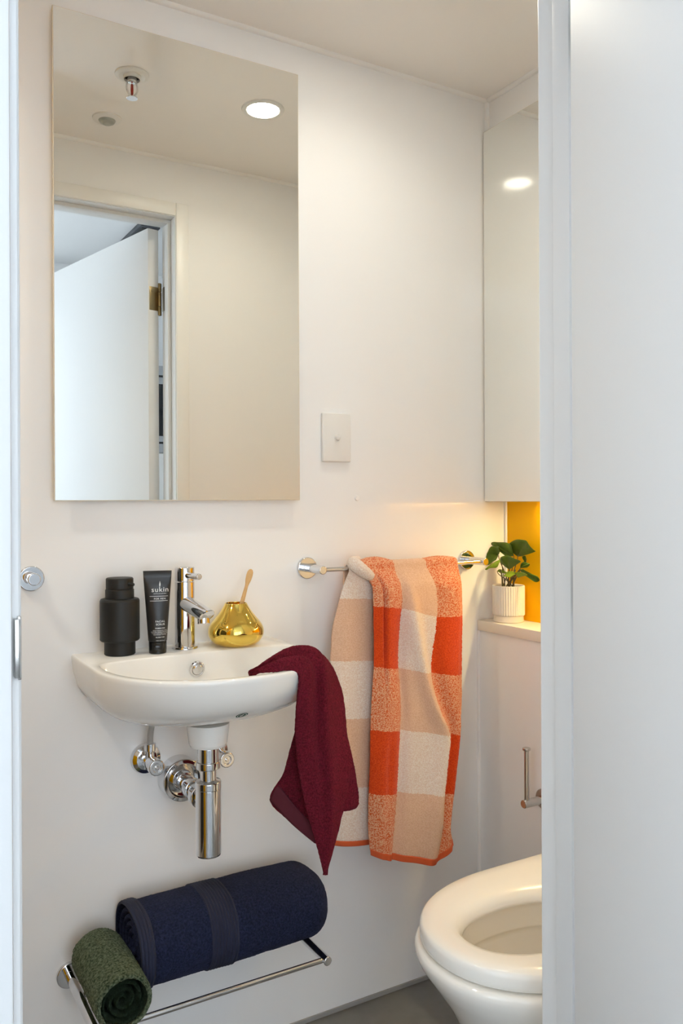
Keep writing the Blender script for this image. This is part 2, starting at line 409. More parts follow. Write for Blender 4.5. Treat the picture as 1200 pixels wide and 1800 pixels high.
# ------------------------------------------------------------------ ceiling fittings
for x, y, pw, lab in ((.897, 1.24, BEAM, 'round white recessed ceiling downlight, glowing, mirrored in the tall wall mirror'), (-.38, 1.22, BEAM2, 'round white recessed downlight over the shower end, left of frame')):  # the second one is unseen, added to lift the lower walls
    t = thing('downlight', (x, y, ZC), lab, 'light')
    link('bezel', L((x, y, ZC), (0, 0, -1), [(.040, .001), (.042, .004), (.052, .003), (.054, 0), (.040, 0)], 48), 'plastic', t, 50)
    link('diffuser', L((x, y, ZC), (0, 0, -1), [(0, .002), (.0405, .002), (.0405, 0)], 48), 'lamp', t, 50)
    ld = bpy.data.lights.new('downlight_beam', 'AREA'); ld.shape = 'DISK'; ld.size = .078; ld.energy = pw; ld.spread = R(145); ld.color = (1.0, .945, .80)
    lo = bpy.data.objects.new('downlight_beam', ld); COL.objects.link(lo); lo.location = (x, y, ZC - .0045); lo.parent = t; lo.matrix_parent_inverse = world(t).inverted()
t = thing('fire_sprinkler', (.562, 1.245, ZC), 'white ceiling fire sprinkler head with red bulb, seen in the mirror', 'sprinkler')
link('escutcheon', L((.562, 1.245, ZC), (0, 0, -1), [(.018, .012), (.020, .004), (.030, .006), (.038, .003), (.039, 0), (.018, 0)], 40), 'plastic', t, 50)
bm = L((.562, 1.245, ZC), (0, 0, -1), [(0, .001), (.011, .001), (.011, .018), (.007, .020), (0, .020)], 24)
for s in (-1, 1): tube(bm, bez((.562 + s*.010, 1.245, ZC - .018), (.562 + s*.016, 1.245, ZC - .03), (.562 + s*.012, 1.245, ZC - .046), (.562, 1.245, ZC - .052), 8), .0022, 8)
lathe(bm, (.562, 1.245, ZC - .050), (0, 0, -1), [(0, 0), (.006, .001), (.013, .004), (.013, .0055), (0, .0055)], 24)
link('sprinkler_frame', bm, 'chrome', t, 40)
link('glass_bulb', L((.562, 1.245, ZC - .020), (0, 0, -1), [(0, 0), (.0028, .003), (.0034, .015), (.0028, .026), (0, .030)], 14), 'red', t, 60)
t = thing('motion_sensor', (.570, .996, ZC), 'round white ceiling motion sensor with grey lens, seen in the mirror', 'sensor')
link('sensor_ring', L((.570, .996, ZC), (0, 0, -1), [(.020, .006), (.024, .006), (.036, .003), (.037, 0), (.020, 0)], 40), 'plastic', t, 50)
link('sensor_lens', L((.570, .996, ZC), (0, 0, -1), [(.022, 0), (.022, .005), (.018, .012), (.010, .016), (0, .017)], 32), 'lens', t, 60)

# ------------------------------------------------------------------ mirror, cabinet, switch, hook
t = thing('wall_mirror', (.570, YB, 1.128), 'tall frameless wall mirror above the white wash basin', 'mirror')
link('mirror_backing', B(.345, 1.5815, 1.150, .795, YB, 2.010), 'mirror_edge', t)
link('mirror_panel', B(.3180, 1.578, 1.1285, .8218, 1.5835, 2.0335, bev=.0008), 'mirror_edge', t, 40)
link('mirror_glass', B(.3195, 1.5772, 1.1300, .8203, 1.5779, 2.0320), 'mirror', t)
t = thing('mirror_cabinet', (1.38, 1.22, 1.123), 'mirrored wall cabinet above the yellow lit niche', 'cabinet')
link('cabinet_body', B(1.3575, YF + .02, 1.126, XR, 1.597, 2.030), 'plastic', t)
link('mirror_door', B(1.3425, 1.218, 1.123, 1.356, 1.5955, 2.0315, bev=.0008), 'mirror_edge', t, 40)
link('mirror_glass', B(1.3418, 1.2195, 1.1245, 1.3424, 1.594, 2.0300), 'mirror', t)
link('mirror_door', B(1.3425, YF + .02, 1.123, 1.356, 1.215, 2.0315, bev=.0008), 'mirror_edge', t, 40)
link('mirror_glass', B(1.3418, YF + .0215, 1.1245, 1.3424, 1.2135, 2.0300), 'mirror', t)
t = thing('niche_light', (1.388, 1.40, 1.126), 'warm glowing strip light under the mirrored cabinet', 'light')
link('light_channel', B(1.394, 1.06, 1.1242, 1.408, 1.46, 1.126), 'satin', t)
link('light_strip', B(1.396, 1.07, 1.1236, 1.406, 1.45, 1.1242), 'led', t)
struct('wall_niche', B(1.4115, YF + .01, .8345, 1.4155, 1.5935, 1.1255), 'yellow')
finish(link('ledge_top', B(1.3195, YF + .005, .8095, XR, 1.599, .8340, bev=.0015), 'stone', None, 40), 'cream ledge top under the potted plant beside the toilet', 'ledge')

t = thing('light_switch', (.921, YB, 1.266), 'white rectangular light switch plate on wall right of the mirror', 'switch')
link('switch_plate', B(.885, 1.5905, 1.2125, .957, 1.6, 1.3200, bev=.003, seg=3), 'plastic', t, 40)
link('toggle', L((.921, 1.5915, 1.267), (0, -1, -.12), [(0, -.002), (.0075, -.002), (.0072, .004), (.0055, .008), (0, .009)], 24), 'plastic', t, 50)
finish(link('wall_plug', L((.9768, 1.6005, 1.1322), (0, -1, 0), [(0, 0), (.0055, 0), (.0055, .002), (.004, .003), (0, .0032)], 20), 'bead', None, 40), 'tiny round white plug set in wall below the light switch', 'plug')

t = thing('robe_hook', (.2805, YB, .9876), 'round chrome robe hook on the wall at far left', 'hook')
link('rosette', L((.2805, YB, .9876), (0, -1, 0), [(0, 0), (.0230, 0), (.0230, .006), (.0215, .0075), (0, .0075)], 48), 'chrome', t, 40)
link('hook_peg', L((.2805, 1.593, .9876), (0, -1, .03), [(0, 0), (.0085, 0), (.0085, .009), (.0065, .011), (.0065, .016), (.0105, .018), (.0115, .024), (.0115, .027), (.0100, .0285), (0, .0285)], 32), 'chrome', t, 40)

# ------------------------------------------------------------------ towel rail
RZ, RY = .982, 1.5345
t = thing('towel_rail', (1.066, YB, RZ), 'chrome towel rail with round flanges holding the orange checked towel', 'rail')
for x in (.8476, 1.2852):
    link('flange', L((x, YB, RZ), (0, -1, 0), [(0, 0), (.0235, 0), (.0235, .006), (.022, .0075), (0, .0075)], 40), 'chrome', t, 40)
    link('post', L((x, 1.593, RZ), (0, -1, 0), rod(.0092, 1.593 - 1.524), 28), 'chrome', t, 40)
link('bar', L((.8565, RY, RZ), (1, 0, 0), rod(.0048, .42), 20), 'chrome', t, 40)

# ------------------------------------------------------------------ wash basin
CX = .555
NB = 160
def outer(th):
    c, s = math.cos(th), math.sin(th)
    if s < 0: return (abs(c/.203)**2.2 + abs(s/.205)**2.2) ** (-1/2.2)
    return min(.203/abs(c) if c else 9, .160/s if s else 9)
def inner(th):
    c, s = math.cos(th), math.sin(th)
    if s < 0: return (abs(c/.187)**2.2 + abs(s/.190)**2.2) ** (-1/2.2)
    return (abs(c/.187)**4.5 + abs(s/.052)**4.5) ** (-1/4.5)
P = []; Q = []
for i in range(NB):
    th = 2 * PI * i / NB
    r = outer(th); P.append((CX + r*math.cos(th), 1.44 + r*math.sin(th)))
    r = inner(th); Q.append((CX + r*math.cos(th), 1.44 + r*math.sin(th)))
bm = bmesh.new(); rings = []
for sw, sf, z in ((.30, .30, .7235), (.50, .49, .7275), (.68, .62, .7375), (.80, .74, .7500), (.89, .84, .7645), (.95, .925, .7840), (.985, .976, .8100), (1.0, .997, .8330), (1.0, 1.0, .8385), (.996, .997, .8412), (.987, .990, .8425)):
    rings.append([bm.verts.new((CX + (x-CX)*sw, 1.6 - (1.6-y)*sf, z)) for x, y in P])
for k, z in ((1.012, .8425), (1.0, .8417), (.99, .8385), (.965, .822), (.91, .801), (.80, .785), (.6, .772), (.32, .763), (.10, .760)):
    rings.append([bm.verts.new((CX + (x-CX)*k, 1.39 + (y-1.39)*k, z)) for x, y in Q])
for p, q in zip(rings, rings[1:]):
    for i in range(NB): bm.faces.new((p[i], p[(i+1) % NB], q[(i+1) % NB], q[i]))
bm.faces.new(rings[0][::-1]); bm.faces.new(rings[-1])
bm.normal_update(); bt = BVHTree.FromBMesh(bm)
basin = thing('wash_basin', (CX, YB, .8425), 'white ceramic wall-hung wash basin below the tall mirror', 'basin')
link('basin_bowl', bm, 'ceramic', basin, 50)
link('drain_boss', L((CX, 1.43, .726), (0, 0, -1), [(0, 0), (.039, 0), (.037, .018), (.0345, .036), (.032, .041), (0, .042)], 40), 'ceramic', basin, 60)
bm = L((.5536, 1.4820, .8150), (0, -1, -.15), [(.0095, .003), (.0115, .0055), (.0140, .0045), (.0150, 0), (0, 0)], 32)
link('overflow_ring', bm, 'chrome', basin, 60)
link('overflow_cap', L((.5536, 1.4805, .8148), (0, -1, -.15), [(.0102, 0), (.0102, .004), (.008, .0062), (0, .0072)], 32), 'chrome', basin, 60)
# round green sticker on the front of the bowl
hit = bt.ray_cast(Vector((0, 0, 1.126)), Vector((.4015, .9237, -.2554)).normalized())
c0, nn = hit[0], hit[1]
if nn.dot(c0 - Vector((0, 0, 1.126))) > 0: nn = -nn
def decal(rad_list, n, lift, name, mat, parent, shape=None):
    bm = bmesh.new(); tx = nn.cross(Vector((0, 0, 1))).normalized(); ty = tx.cross(nn).normalized() * -1
    rr = []
    for r in rad_list:
        ring = []
        for i in range(n if r > 0 else 1):
            q = c0 + (tx*math.cos(2*PI*i/n) + ty*math.sin(2*PI*i/n)) * r if shape is None else c0 + tx*shape[i][0] + ty*shape[i][1]
            h = bt.ray_cast(q + nn*.03, -nn)
            ring.append(bm.verts.new((h[0] if h[0] else q) + nn*lift))
        rr.append(ring)
    if shape is not None: bm.faces.new(rr[0])
    for p, q in zip(rr, rr[1:]):
        for i in range(n):
            if len(p) == 1: bm.faces.new((p[0], q[i], q[(i+1) % n]))
            else: bm.faces.new((p[i], q[i], q[(i+1) % n], p[(i+1) % n]))
    return link(name, bm, mat, parent, 60)
finish(decal([0, .005, .0105], 32, .0004, 'sticker', 'green_ink', basin), 'round dark green sticker')
decal([.0072, .0082], 32, .0007, 'sticker_print', 'white_ink', basin)
decal([1], 7, .0007, 'sticker_print', 'white_ink', basin, [(-.003, -.004), (-.0012, -.0046), (.0016, .0005), (.0036, -.0005), (.0025, .0045), (-.0022, .0028), (-.0006, .0016)])

# mixer tap
TX, TY, TZ = .5542, 1.5475, .8425
t = thing('mixer_tap', (TX, TY, TZ), 'chrome cylindrical mixer tap standing on the wash basin', 'tap')
link('tap_base', L((TX, TY, TZ), (0, 0, 1), [(0, 0), (.0245, 0), (.0250, .002), (.0235, .005), (.019, .006), (0, .006)], 48), 'chrome', t, 40)
link('tap_body', L((TX, TY, TZ + .004), (0, 0, 1), [(0, 0), (.0190, 0), (.0190, .1255), (.0180, .1262), (.0180, .1272), (.0190, .128), (.0190, .1525), (.0178, .154), (0, .154)], 56), 'chrome', t, 30)
bm = bmesh.new()
ax = Vector((.08, -1, -.16)).normalized(); aa, uu, vv = frame(ax); st = Vector((TX, TY, .932))
n = 36; rr = []
upv = Vector((0, 0, 1)); upv = (upv - ax*upv.dot(ax)).normalized(); sd = ax.cross(upv)
for d0, r in ((.006, .0152), (.03, .0150), (.06, .0145), (.0985, .0140), (.1000, .0128)):
    ring = []
    for i in range(n):
        cu, su = math.cos(2*PI*i/n), math.sin(2*PI*i/n)
        sl = .012 * (1 - cu) * .5 if d0 > .09 else 0      # slanted tip: top reaches further than the underside
        ring.append(bm.verts.new(st + ax*(d0 + .012 - sl*2 if d0 > .09 else d0) + (upv*cu + sd*su)*r))
    rr.append(ring)
for p, q in zip(rr, rr[1:]):
    for i in range(n): bm.faces.new((p[i], q[i], q[(i+1) % n], p[(i+1) % n]))
bm.faces.new(rr[0]); bm.faces.new(rr[-1][::-1])
bmesh.ops.recalc_face_normals(bm, faces=bm.faces)
link('spout', bm, 'chrome', t, 35)
ae = st + ax*.083
link('aerator', L(ae - Vector((0, 0, .006)), (0, -.12, -1), [(0, 0), (.0115, 0), (.0115, .012), (.0105, .013), (.0088, .013), (.0086, .010), (0, .010)], 32), 'chrome', t, 40)
link('lever', L((TX, TY - .012, .9845), (.06, -1, .03), [(0, 0), (.0062, 0), (.0062, .010), (.0060, .056), (.0052, .058), (0, .058)], 24), 'chrome', t, 40)

# soap dispenser
x, y, z = .4300, 1.5540, .8425
t = thing('soap_dispenser', (x, y, z), 'matt black cylindrical soap pump dispenser on the left of the basin', 'dispenser')
link('bottle', L((x, y, z), (0, 0, 1), [(0, 0), (.0265, 0), (.0283, .0018), (.0283, .024), (.0290, .0255), (.0340, .0260), (.0362, .0285), (.0362, .1000), (.0345, .1035), (.0290, .1050), (0, .1050)], 64), 'black', t, 35)
link('collar', L((x, y, z + .105), (0, 0, 1), [(.0, 0), (.0262, 0), (.0262, .0155), (.0250, .0168), (0, .0168)], 56), 'black', t, 35)
p = link('pump_head', L((x, y, z + .1222), (0, 0, 1), [(0, 0), (.0250, 0), (.0250, .0185), (.0235, .0205), (0, .0212)], 56), 'black', t, 35)
link('nozzle', L((x + .010, y - .0205, z + .1325), (.62, -.76, -.12), [(0, 0), (.0032, 0), (.0030, .012), (.0022, .0128), (0, .0118)], 16), 'black', p, 40)

# scrub tube standing on its cap
x, y, z = .4945, 1.5300, .8425
tu = thing('scrub_tube', (x, y, z), 'black facial scrub tube with white lettering standing on its cap on the basin', 'tube')
TA = R(-16)      # the tube faces the doorway, turned a little to the right
tm = Matrix.Translation((x, y, z)) @ Matrix.Rotation(TA, 4, 'Z')
def tube_half(h):
    """half width and half depth of the tube at height h"""
    f = (h - .0235) / (.1525 - .0235); f = max(0, min(1, f))
    return .0172 + .0092 * f, .0168 * (1 - f) ** .75 + .0012
bm = bmesh.new(); rr = []; n = 40
hs = [.0225, .0235] + [.0235 + .1175 * k / 14 for k in range(1, 15)] + [.1425, .1545]
for k, h in enumerate(hs):
    a0, b0 = tube_half(h)
    if k == 0: a0, b0 = .0155, .0155
    if h > .141: b0 = .0012
    ex = 2.0 + 1.2 * max(0, (h - .1)/.05)
    ring = []
    for i in range(n):
        cu, su = math.cos(2*PI*i/n), math.sin(2*PI*i/n)
        ring.append(bm.verts.new((a0*math.copysign(abs(cu)**(2/ex), cu), b0*math.copysign(abs(su)**(2/ex), su), h)))
    rr.append(ring)
for p, q in zip(rr, rr[1:]):
    for i in range(n): bm.faces.new((p[i], p[(i+1) % n], q[(i+1) % n], q[i]))
bm.faces.new(rr[0][::-1]); bm.faces.new(rr[-1])
bm.transform(tm); link('tube_body', bm, 'tube', tu, 50)
bm = L((0, 0, 0), (0, 0, 1), [(0, 0), (.0150, 0), (.0162, .0012), (.0166, .0215), (.0158, .0225), (0, .0225)], 48); bm.transform(tm)
cp = link('cap', bm, 'capblack', tu, 40)
bm = B(-.0070, -.0178, .0075, .0045, -.0145, .0165, bev=.001); bm.transform(tm); link('flip_tab', bm, 'capblack', cp, 40)
def lettering(txt, size, xc, h, bold=False, space=1.0, xs=1.0):
    c = bpy.data.curves.new('lettering', 'FONT'); c.body = txt; c.size = size; c.align_x = 'CENTER'; c.space_character = space
    c.offset = size * (.02 if bold else 0); c.resolution_u = 3
    o = bpy.data.objects.new('lettering', c); COL.objects.link(o)
    me = bpy.data.meshes.new_from_object(o.evaluated_get(bpy.context.evaluated_depsgraph_get()))
    bpy.data.objects.remove(o); bpy.data.curves.remove(c)
    for v in me.vertices: v.co = wrap(v.co.x * xs + xc, h + v.co.y)
    me.materials.clear(); me.materials.append(M['white_ink'])
    o = bpy.data.objects.new('lettering', me); COL.objects.link(o); o.parent = tu; o.matrix_parent_inverse = world(tu).inverted()
    return o
def wrap(px_, h):
    a0, b0 = tube_half(h); ex = 2.0 + 1.2 * max(0, (h - .1)/.05)
    q = max(0, 1 - abs(px_/a0)**ex) ** (1/ex)
    return tm @ Vector((px_, -b0*q - .0004, h))
def strip(x0, x1, h0, h1):
    bm = bmesh.new(); k = 10
    a_ = [bm.verts.new(wrap(x0 + (x1-x0)*i/k, h0)) for i in range(k+1)]; b_ = [bm.verts.new(wrap(x0 + (x1-x0)*i/k, h1)) for i in range(k+1)]
    for i in range(k): bm.faces.new((a_[i], a_[i+1], b_[i+1], b_[i]))
    return link('printed_rule', bm, 'white_ink', tu)
lettering('sukin', .0128, .0045, .1155, False, 1.12, 1.08)
lettering('AUSTRALIAN NATURAL', .0021, .0045, .1115, False, 1.05)
strip(-.0145, .0190, .1070, .1077); strip(-.0140, .0185, .0985, .0992)
lettering('FOR MEN', .0046, .0040, .1012, False, 1.15)
bm = bmesh.new()
lf = [bm.verts.new(wrap(.0040 + a_, .1265 + b_)) for a_, b_ in ((0, -.003), (.0012, .001), (.0014, .004), (.0003, .0095), (-.0008, .004), (-.0009, .001))]
bm.faces.new(lf); link('leaf_mark', bm, 'white_ink', tu)
lettering('FACIAL', .0050, .0045, .0592, False, 1.12); lettering('SCRUB', .0050, .0045, .0538, False, 1.12)
lettering('FOAMING FINE', .0026, .0040, .0475, True)
for i, s_ in enumerate(('GENTLY EXFOLIATES WITH', 'ALOE VERA, BAOBAB AND PEPPER', 'TO BUFF AWAY DIRT, OIL AND', 'SMOOTH SKIN TEXTURE')): lettering(s_, .0021, .0035, .0435 - i*.0026)
lettering('ALL SKIN TYPES', .0023, .0040, .0310, True)
lettering('125ml (4.23 fl.oz)', .0023, .0040, .0250)

# gold holder and bamboo toothbrush
x, y, z = .6545, 1.5330, .8425
t = thing('toothbrush_holder', (x, y, z), 'squat polished gold holder on the right of the basin', 'holder')
prof = [(0, 0), (.028, 0), (.036, .0015), (.0465, .008), (.0530, .018), (.0549, .0275), (.0530, .037), (.0475, .0465), (.0400, .0555), (.0320, .0655), (.0255, .0755), (.0222, .0815), (.0212, .0830), (.0200, .0822), (.0230, .070), (.0360, .052), (.044, .030), (.030, .008), (0, .006)]
link('holder_body', L((x, y, z), (0, 0, 1), [(v.x, v.y) for v in spline([(a_, b_, 0) for a_, b_ in prof], 80)], 72), 'gold', t, 60)
t = thing('toothbrush', (x, y, z + .01), 'bamboo toothbrush leaning in the gold holder', 'toothbrush')
bx, by, bz = (.6560, 1.5200, .8560), (.690, 1.545, .940), (.7020, 1.5530, .9880)
p0 = Vector((.6430, 1.5290, .8530)); p1 = Vector((.6905, 1.5390, .9905))
axd = (p1 - p0).normalized(); sdv = axd.cross(Vector((-.45, -.89, 0))).normalized(); nrm = sdv.cross(axd)
bm = bmesh.new(); rr = []
for f, wd, th_ in ((0, .003, .0025), (.03, .0042, .003), (.2, .0046, .0032), (.45, .0045, .0032), (.65, .0038, .003), (.76, .0032, .0027), (.80, .0042, .0025), (.85, .0058, .0024), (.91, .0064, .0024), (.96, .0058, .0022), (.99, .0036, .0018), (1.0, .0012, .001)):
    c_ = p0 + (p1 - p0)*f
    rr.append([bm.verts.new(c_ + sdv*wd*math.cos(2*PI*i/14) + nrm*th_*math.sin(2*PI*i/14)) for i in range(14)])
for p, q in zip(rr, rr[1:]):
    for i in range(14): bm.faces.new((p[i], p[(i+1) % 14], q[(i+1) % 14], q[i]))
bm.faces.new(rr[0][::-1]); bm.faces.new(rr[-1])
bmesh.ops.recalc_face_normals(bm, faces=bm.faces)
link('handle', bm, 'bamboo', t, 60)
bm = bmesh.new()
sg = 1 if nrm.y > 0 else -1
for i in range(6):
    for j in (-1, 0, 1):
        c_ = p0 + (p1-p0)*(.83 + .026*i) + sdv*j*.0028
        tube(bm, [c_ + nrm*sg*.0015, c_ + nrm*sg*.0105], .0013, 6)
link('bristles', bm, 'bristle', t, 50)

# ------------------------------------------------------------------ waste trap and stop valves
TYp = 1.43
t = thing('bottle_trap', (CX, TYp, .48), 'chrome bottle trap with wall outlet under the basin', 'trap')
link('tailpiece', L((CX, TYp, .684), (0, 0, -1), [(0, 0)] + [q for k in range(9) for q in ((.0190, .002 + k*.003), (.0200, .0035 + k*.003))] + [(.019, .030), (0, .030)], 40), 'chrome', t, 50)
link('slip_nut', L((CX, TYp, .657), (0, 0, -1), [(0, 0), (.0205, 0), (.0220, .0015), (.0220, .0125), (.0205, .014), (.0145, .0145), (0, .0145)], 40), 'chrome', t, 40)
link('dip_tube', L((CX, TYp, .645), (0, 0, -1), [(0, 0), (.0145, 0), (.0145, .034), (0, .034)], 32), 'chrome', t, 40)
link('trap_collar', L((CX, TYp, .6235), (0, 0, -1), [(0, 0), (.0150, 0), (.0165, .001), (.0228, .003), (.0236, .0045), (.0236, .0155), (.0228, .017), (0, .017)], 48), 'chrome', t, 40)
link('trap_bottle', L((CX, TYp, .607), (0, 0, -1), [(0, 0), (.0230, 0), (.0230, .117), (.0220, .1195), (.019, .1205), (.019, .119), (0, .119)], 48), 'chrome', t, 40)
link('outlet_pipe', L((CX, TYp + .012, .582), (0, 1, 0), [(0, 0), (.0158, 0), (.0158, .150), (0, .150)], 36), 'chrome', t, 40)
link('outlet_nut', L((CX, TYp + .030, .582), (0, 1, 0), [(.0160, 0), (.0215, .0012), (.0222, .003), (.0222, .0165), (.0215, .018), (.016, .019)], 36), 'chrome', t, 40)
link('outlet_nut', L((CX, TYp + .070, .582), (0, 1, 0), [(.0160, 0), (.0190, .001), (.0190, .020), (.016, .021)], 36), 'chrome', t, 40)
link('wall_flange', L((CX + .002, YB, .582), (0, -1, 0), [(0, 0), (.0415, 0), (.0415, .034), (.0400, .0365), (.0330, .0372), (.0300, .034), (.0200, .030), (.0185, .045), (.0165, .046), (0, .046)], 48), 'chrome', t, 40)
def stop_valve(x, z, label, hose_to):
    t = thing('stop_valve', (x, YB, z), label, 'valve', None)
    link('rosette', L((x, YB, z), (0, -1, 0), [(0, 0), (.0300, 0), (.0300, .004), (.0275, .010), (.0200, .014), (.0120, .015), (0, .015)], 44), 'chrome', t, 50)
    bm = L((x, 1.588, z), (0, -1, 0), [(0, 0), (.0100, 0), (.0100, .028), (.0135, .029), (.0135, .046), (.0115, .047), (0, .047)], 28)
    lathe(bm, (x, 1.567, z), (0, 0, 1), [(0, 0), (.0085, 0), (.0085, .022), (.0115, .0225), (.0115, .036), (.0080, .037), (0, .037)], 6)
    link('valve_body', bm, 'chrome', t, 30)
    link('valve_knob', L((x, 1.541, z), (0, -1, 0), [(0, 0), (.0140, 0), (.0155, .002), (.0155, .014), (.0140, .0155), (.0085, .0155), (.0080, .013), (.003, .013), (.003, .0155), (0, .0155)], 28, lambda i, h: 1 - .03*(i % 2)), 'chrome', t, 40)
    bm = bmesh.new(); tube(bm, bez((x, 1.567, z + .030), (x - .002, 1.565, z + .06), (x*.9 + hose_to*.1, 1.56, z + .075), (hose_to, 1.552, .7265), 14), .0058, 12)
    link('braided_hose', bm, 'hose', t, 60)
    return t
stop_valve(.491, .6276, 'chrome stop valve with braided hose left of the bottle trap', .500)
stop_valve(.632, .620, 'chrome stop valve half hidden behind the threaded tailpiece on the right', .625)

# ------------------------------------------------------------------ lower towel shelf with rolled towels
t = thing('towel_shelf', (.5625, YB, .248), 'low chrome towel rack holding the navy and green rolled towels', 'rack')
for x in (.345, .780):
    link('flange', L((x, YB, .248), (0, -1, 0), [(0, 0), (.0235, 0), (.0235, .006), (.022, .0075), (0, .0075)], 40), 'chrome', t, 40)
    link('arm', L((x, 1.593, .248), (0, -1, 0), rod(.0085, 1.593 - 1.390), 28), 'chrome', t, 40)
link('front_bar', L((.353, 1.400, .248), (1, 0, 0), rod(.0050, .419), 20), 'chrome', t, 40)
link('rear_bar', L((.353, 1.520, .248), (1, 0, 0), rod(.0050, .419), 20), 'chrome', t, 40)

def rolled(name, prof, axis_pts, mat, parent, thick_t=.006, n=None):
    """sheet rolled along a profile curve (2-D list), extruded along stations"""
    pass
# navy roll along x, a soft rounded bundle folded over itself
NX0, NX1 = .432, .812
t = thing('navy_towel', (.615, 1.5, .255), 'dark navy bath towel rolled up on the low chrome rack', 'towel')
def navy_ring(u, m=96):
    """cross-section (y,z) at fraction u along the roll"""
    cy, cz = 1.505, .3225
    ry = .082; rz = .0655
    f = 1.0
    if u > .90: f = 1 - .30 * ((u - .90)/.10)**2.2
    if u < .03: f = .985 + .015*u/.03
    rz_ = rz * (1 + .05*math.sin(u*PI)) ; out = []
    for i in range(m):
        a_ = 2*PI*i/m
        cu, su = math.cos(a_), math.sin(a_)
        ex = 2.35
        py_ = ry*f*math.copysign(abs(cu)**(2/ex), cu); pz_ = rz_*f*math.copysign(abs(su)**(2/ex), su)
        wv = .0022*noise.noise(Vector((u*5, cu*1.5, su*1.5))) + .0010*noise.noise(Vector((u*16, cu*3, su*3)))
        out.append((cy + py_*(1 + wv*9), cz + pz_*(1 + wv*9)))
    return out
bm = bmesh.new(); rr = []
NS = 150
for k in range(NS + 1):
    u = k/NS; x = NX0 + (NX1 - NX0)*u
    rr.append([bm.verts.new((x, a_, b_)) for a_, b_ in navy_ring(u)])
for p, q in zip(rr, rr[1:]):
    for i in range(96): bm.faces.new((p[i], q[i], q[(i+1) % 96], p[(i+1) % 96]))
def cap_ring(bm, ring, c, dx, steps=6, dome=.012):
    prev = ring; m = len(ring)
    for s in range(1, steps):
        f = 1 - s/steps
        cur = [bm.verts.new(Vector((c[0] + dx*dome*math.sin((1-f)*PI/2), c[1] + (v.co.y-c[1])*f, c[2] + (v.co.z-c[2])*f))) for v in ring]
        for i in range(m): bm.faces.new((prev[i], cur[i], cur[(i+1) % m], prev[(i+1) % m]))
        prev = cur
    cc = bm.verts.new((c[0] + dx*dome, c[1], c[2]))
    for i in range(m): bm.faces.new((prev[i], cc, prev[(i+1) % m]))
cap_ring(bm, rr[-1], (NX1, 1.505, .3225), 1, 6, .010)
bmesh.ops.recalc_face_normals(bm, faces=bm.faces)
o = link('towel_roll', bm, 'navy', t, 180); subd(o); fuzz(o, .004, .0014)
# the coiled layers on the left end
def spiral_sheet(c, ax_i, r0, r1, turns, l0, l1, th_, m=200, start=0, squash=(1, 1), pitch=0):
    """ribbon rolled into a spiral; ax_i 0: axis x, 1: axis y"""
    bm = bmesh.new(); rows = []
    for l in (l0, (l0*3 + l1)/4, (l0 + l1)/2, (l0 + 3*l1)/4, l1):
        row = []
        for i in range(m + 1):
            f = i/m; a_ = start + turns*2*PI*f; r = r0 + (r1 - r0)*f
            p_, q_ = r*math.cos(a_)*squash[0], r*math.sin(a_)*squash[1]
            lo = l + pitch*(1-f) + .0015*noise.noise(Vector((f*9, l*5, 3)))
            row.append(Vector((lo, c[1] + p_, c[2] + q_)) if ax_i == 0 else Vector((c[0] + p_, lo, c[2] + q_)))
        rows.append(row)
    return grid(bm, rows)
o = link('coiled_layers', spiral_sheet((0, 1.505, .3225), 0, .012, .072, 4.2, NX0 - .001, NX0 + .05, .005, start=1.0, squash=(1.02, .82), pitch=.006), 'navy', t); thick(o, .0085, 0); subd(o); fuzz(o, .004, .0012)
# the flat outer edge hem and the ribbed woven band
def navy_band(u0, u1, lift, mat, nm, ribs=0, k=24, a0=.0, a1=1.0):
    bm = bmesh.new(); rows = []
    for s in range(k + 1):
        u = u0 + (u1 - u0)*s/k; ring = navy_ring(u); x = NX0 + (NX1 - NX0)*u
        lf_ = lift + (ribs and .0011*math.sin(s/k*2*PI*ribs)) if 0 < s < k else .0
        row = []
        for i in range(int(96*a0), int(96*a1) + 1):
            a_, b_ = ring[i % 96]; v = Vector((0, a_-1.505, b_-.3225)); v.normalize()
            row.append(Vector((x, a_, b_)) + v*lf_)
        rows.append(row)
    return link(nm, grid(bm, rows), mat, t)
b_ = navy_band(.335, .475, .0016, 'navyband', 'woven_band', 9, 90)
h_ = navy_band(-.004, .055, .0028, 'navyband', 'hem', 4, 30); thick(h_, .002, -1)

# green roll along y, its coiled end facing the doorway
GC = (.383, 0, .3035)
t = thing('green_towel', (GC[0], 1.45, .256), 'dark green flecked hand towel rolled at left end of the low rack', 'towel')
bm = bmesh.new(); rows = []
for k in range(61):
    y_ = 1.362 + .180*k/60; row = []
    for i in range(113):
        a_ = PI*.9 + 2*PI*i/112
        f = 1 + .035*noise.noise(Vector((y_*14, math.cos(a_)*1.3, math.sin(a_)*1.3))) + .012*noise.noise(Vector((y_*45, math.cos(a_)*3, math.sin(a_)*3)))
        ed = 1 - .07*max(0, 1 - k/3.5)**2
        rr_ = (.0470 + (.0015 if i > 100 else 0)*(i-100)/12)*f*ed
        row.append(Vector((GC[0] + rr_*math.cos(a_)*1.0, y_, GC[2] + rr_*math.sin(a_)*.985)))
    rows.append(row)
o = link('towel_roll', grid(bm, rows), 'greenterry', t); thick(o, .007, -1); subd(o); fuzz(o, .004, .0022)
o = link('coiled_layers', spiral_sheet(GC, 1, .006, .0415, 3.1, 1.3665, 1.53, .006, start=.6, squash=(1, .97), pitch=.004), 'greendark', t); thick(o, .0085, 0); subd(o); fuzz(o, .004, .002)

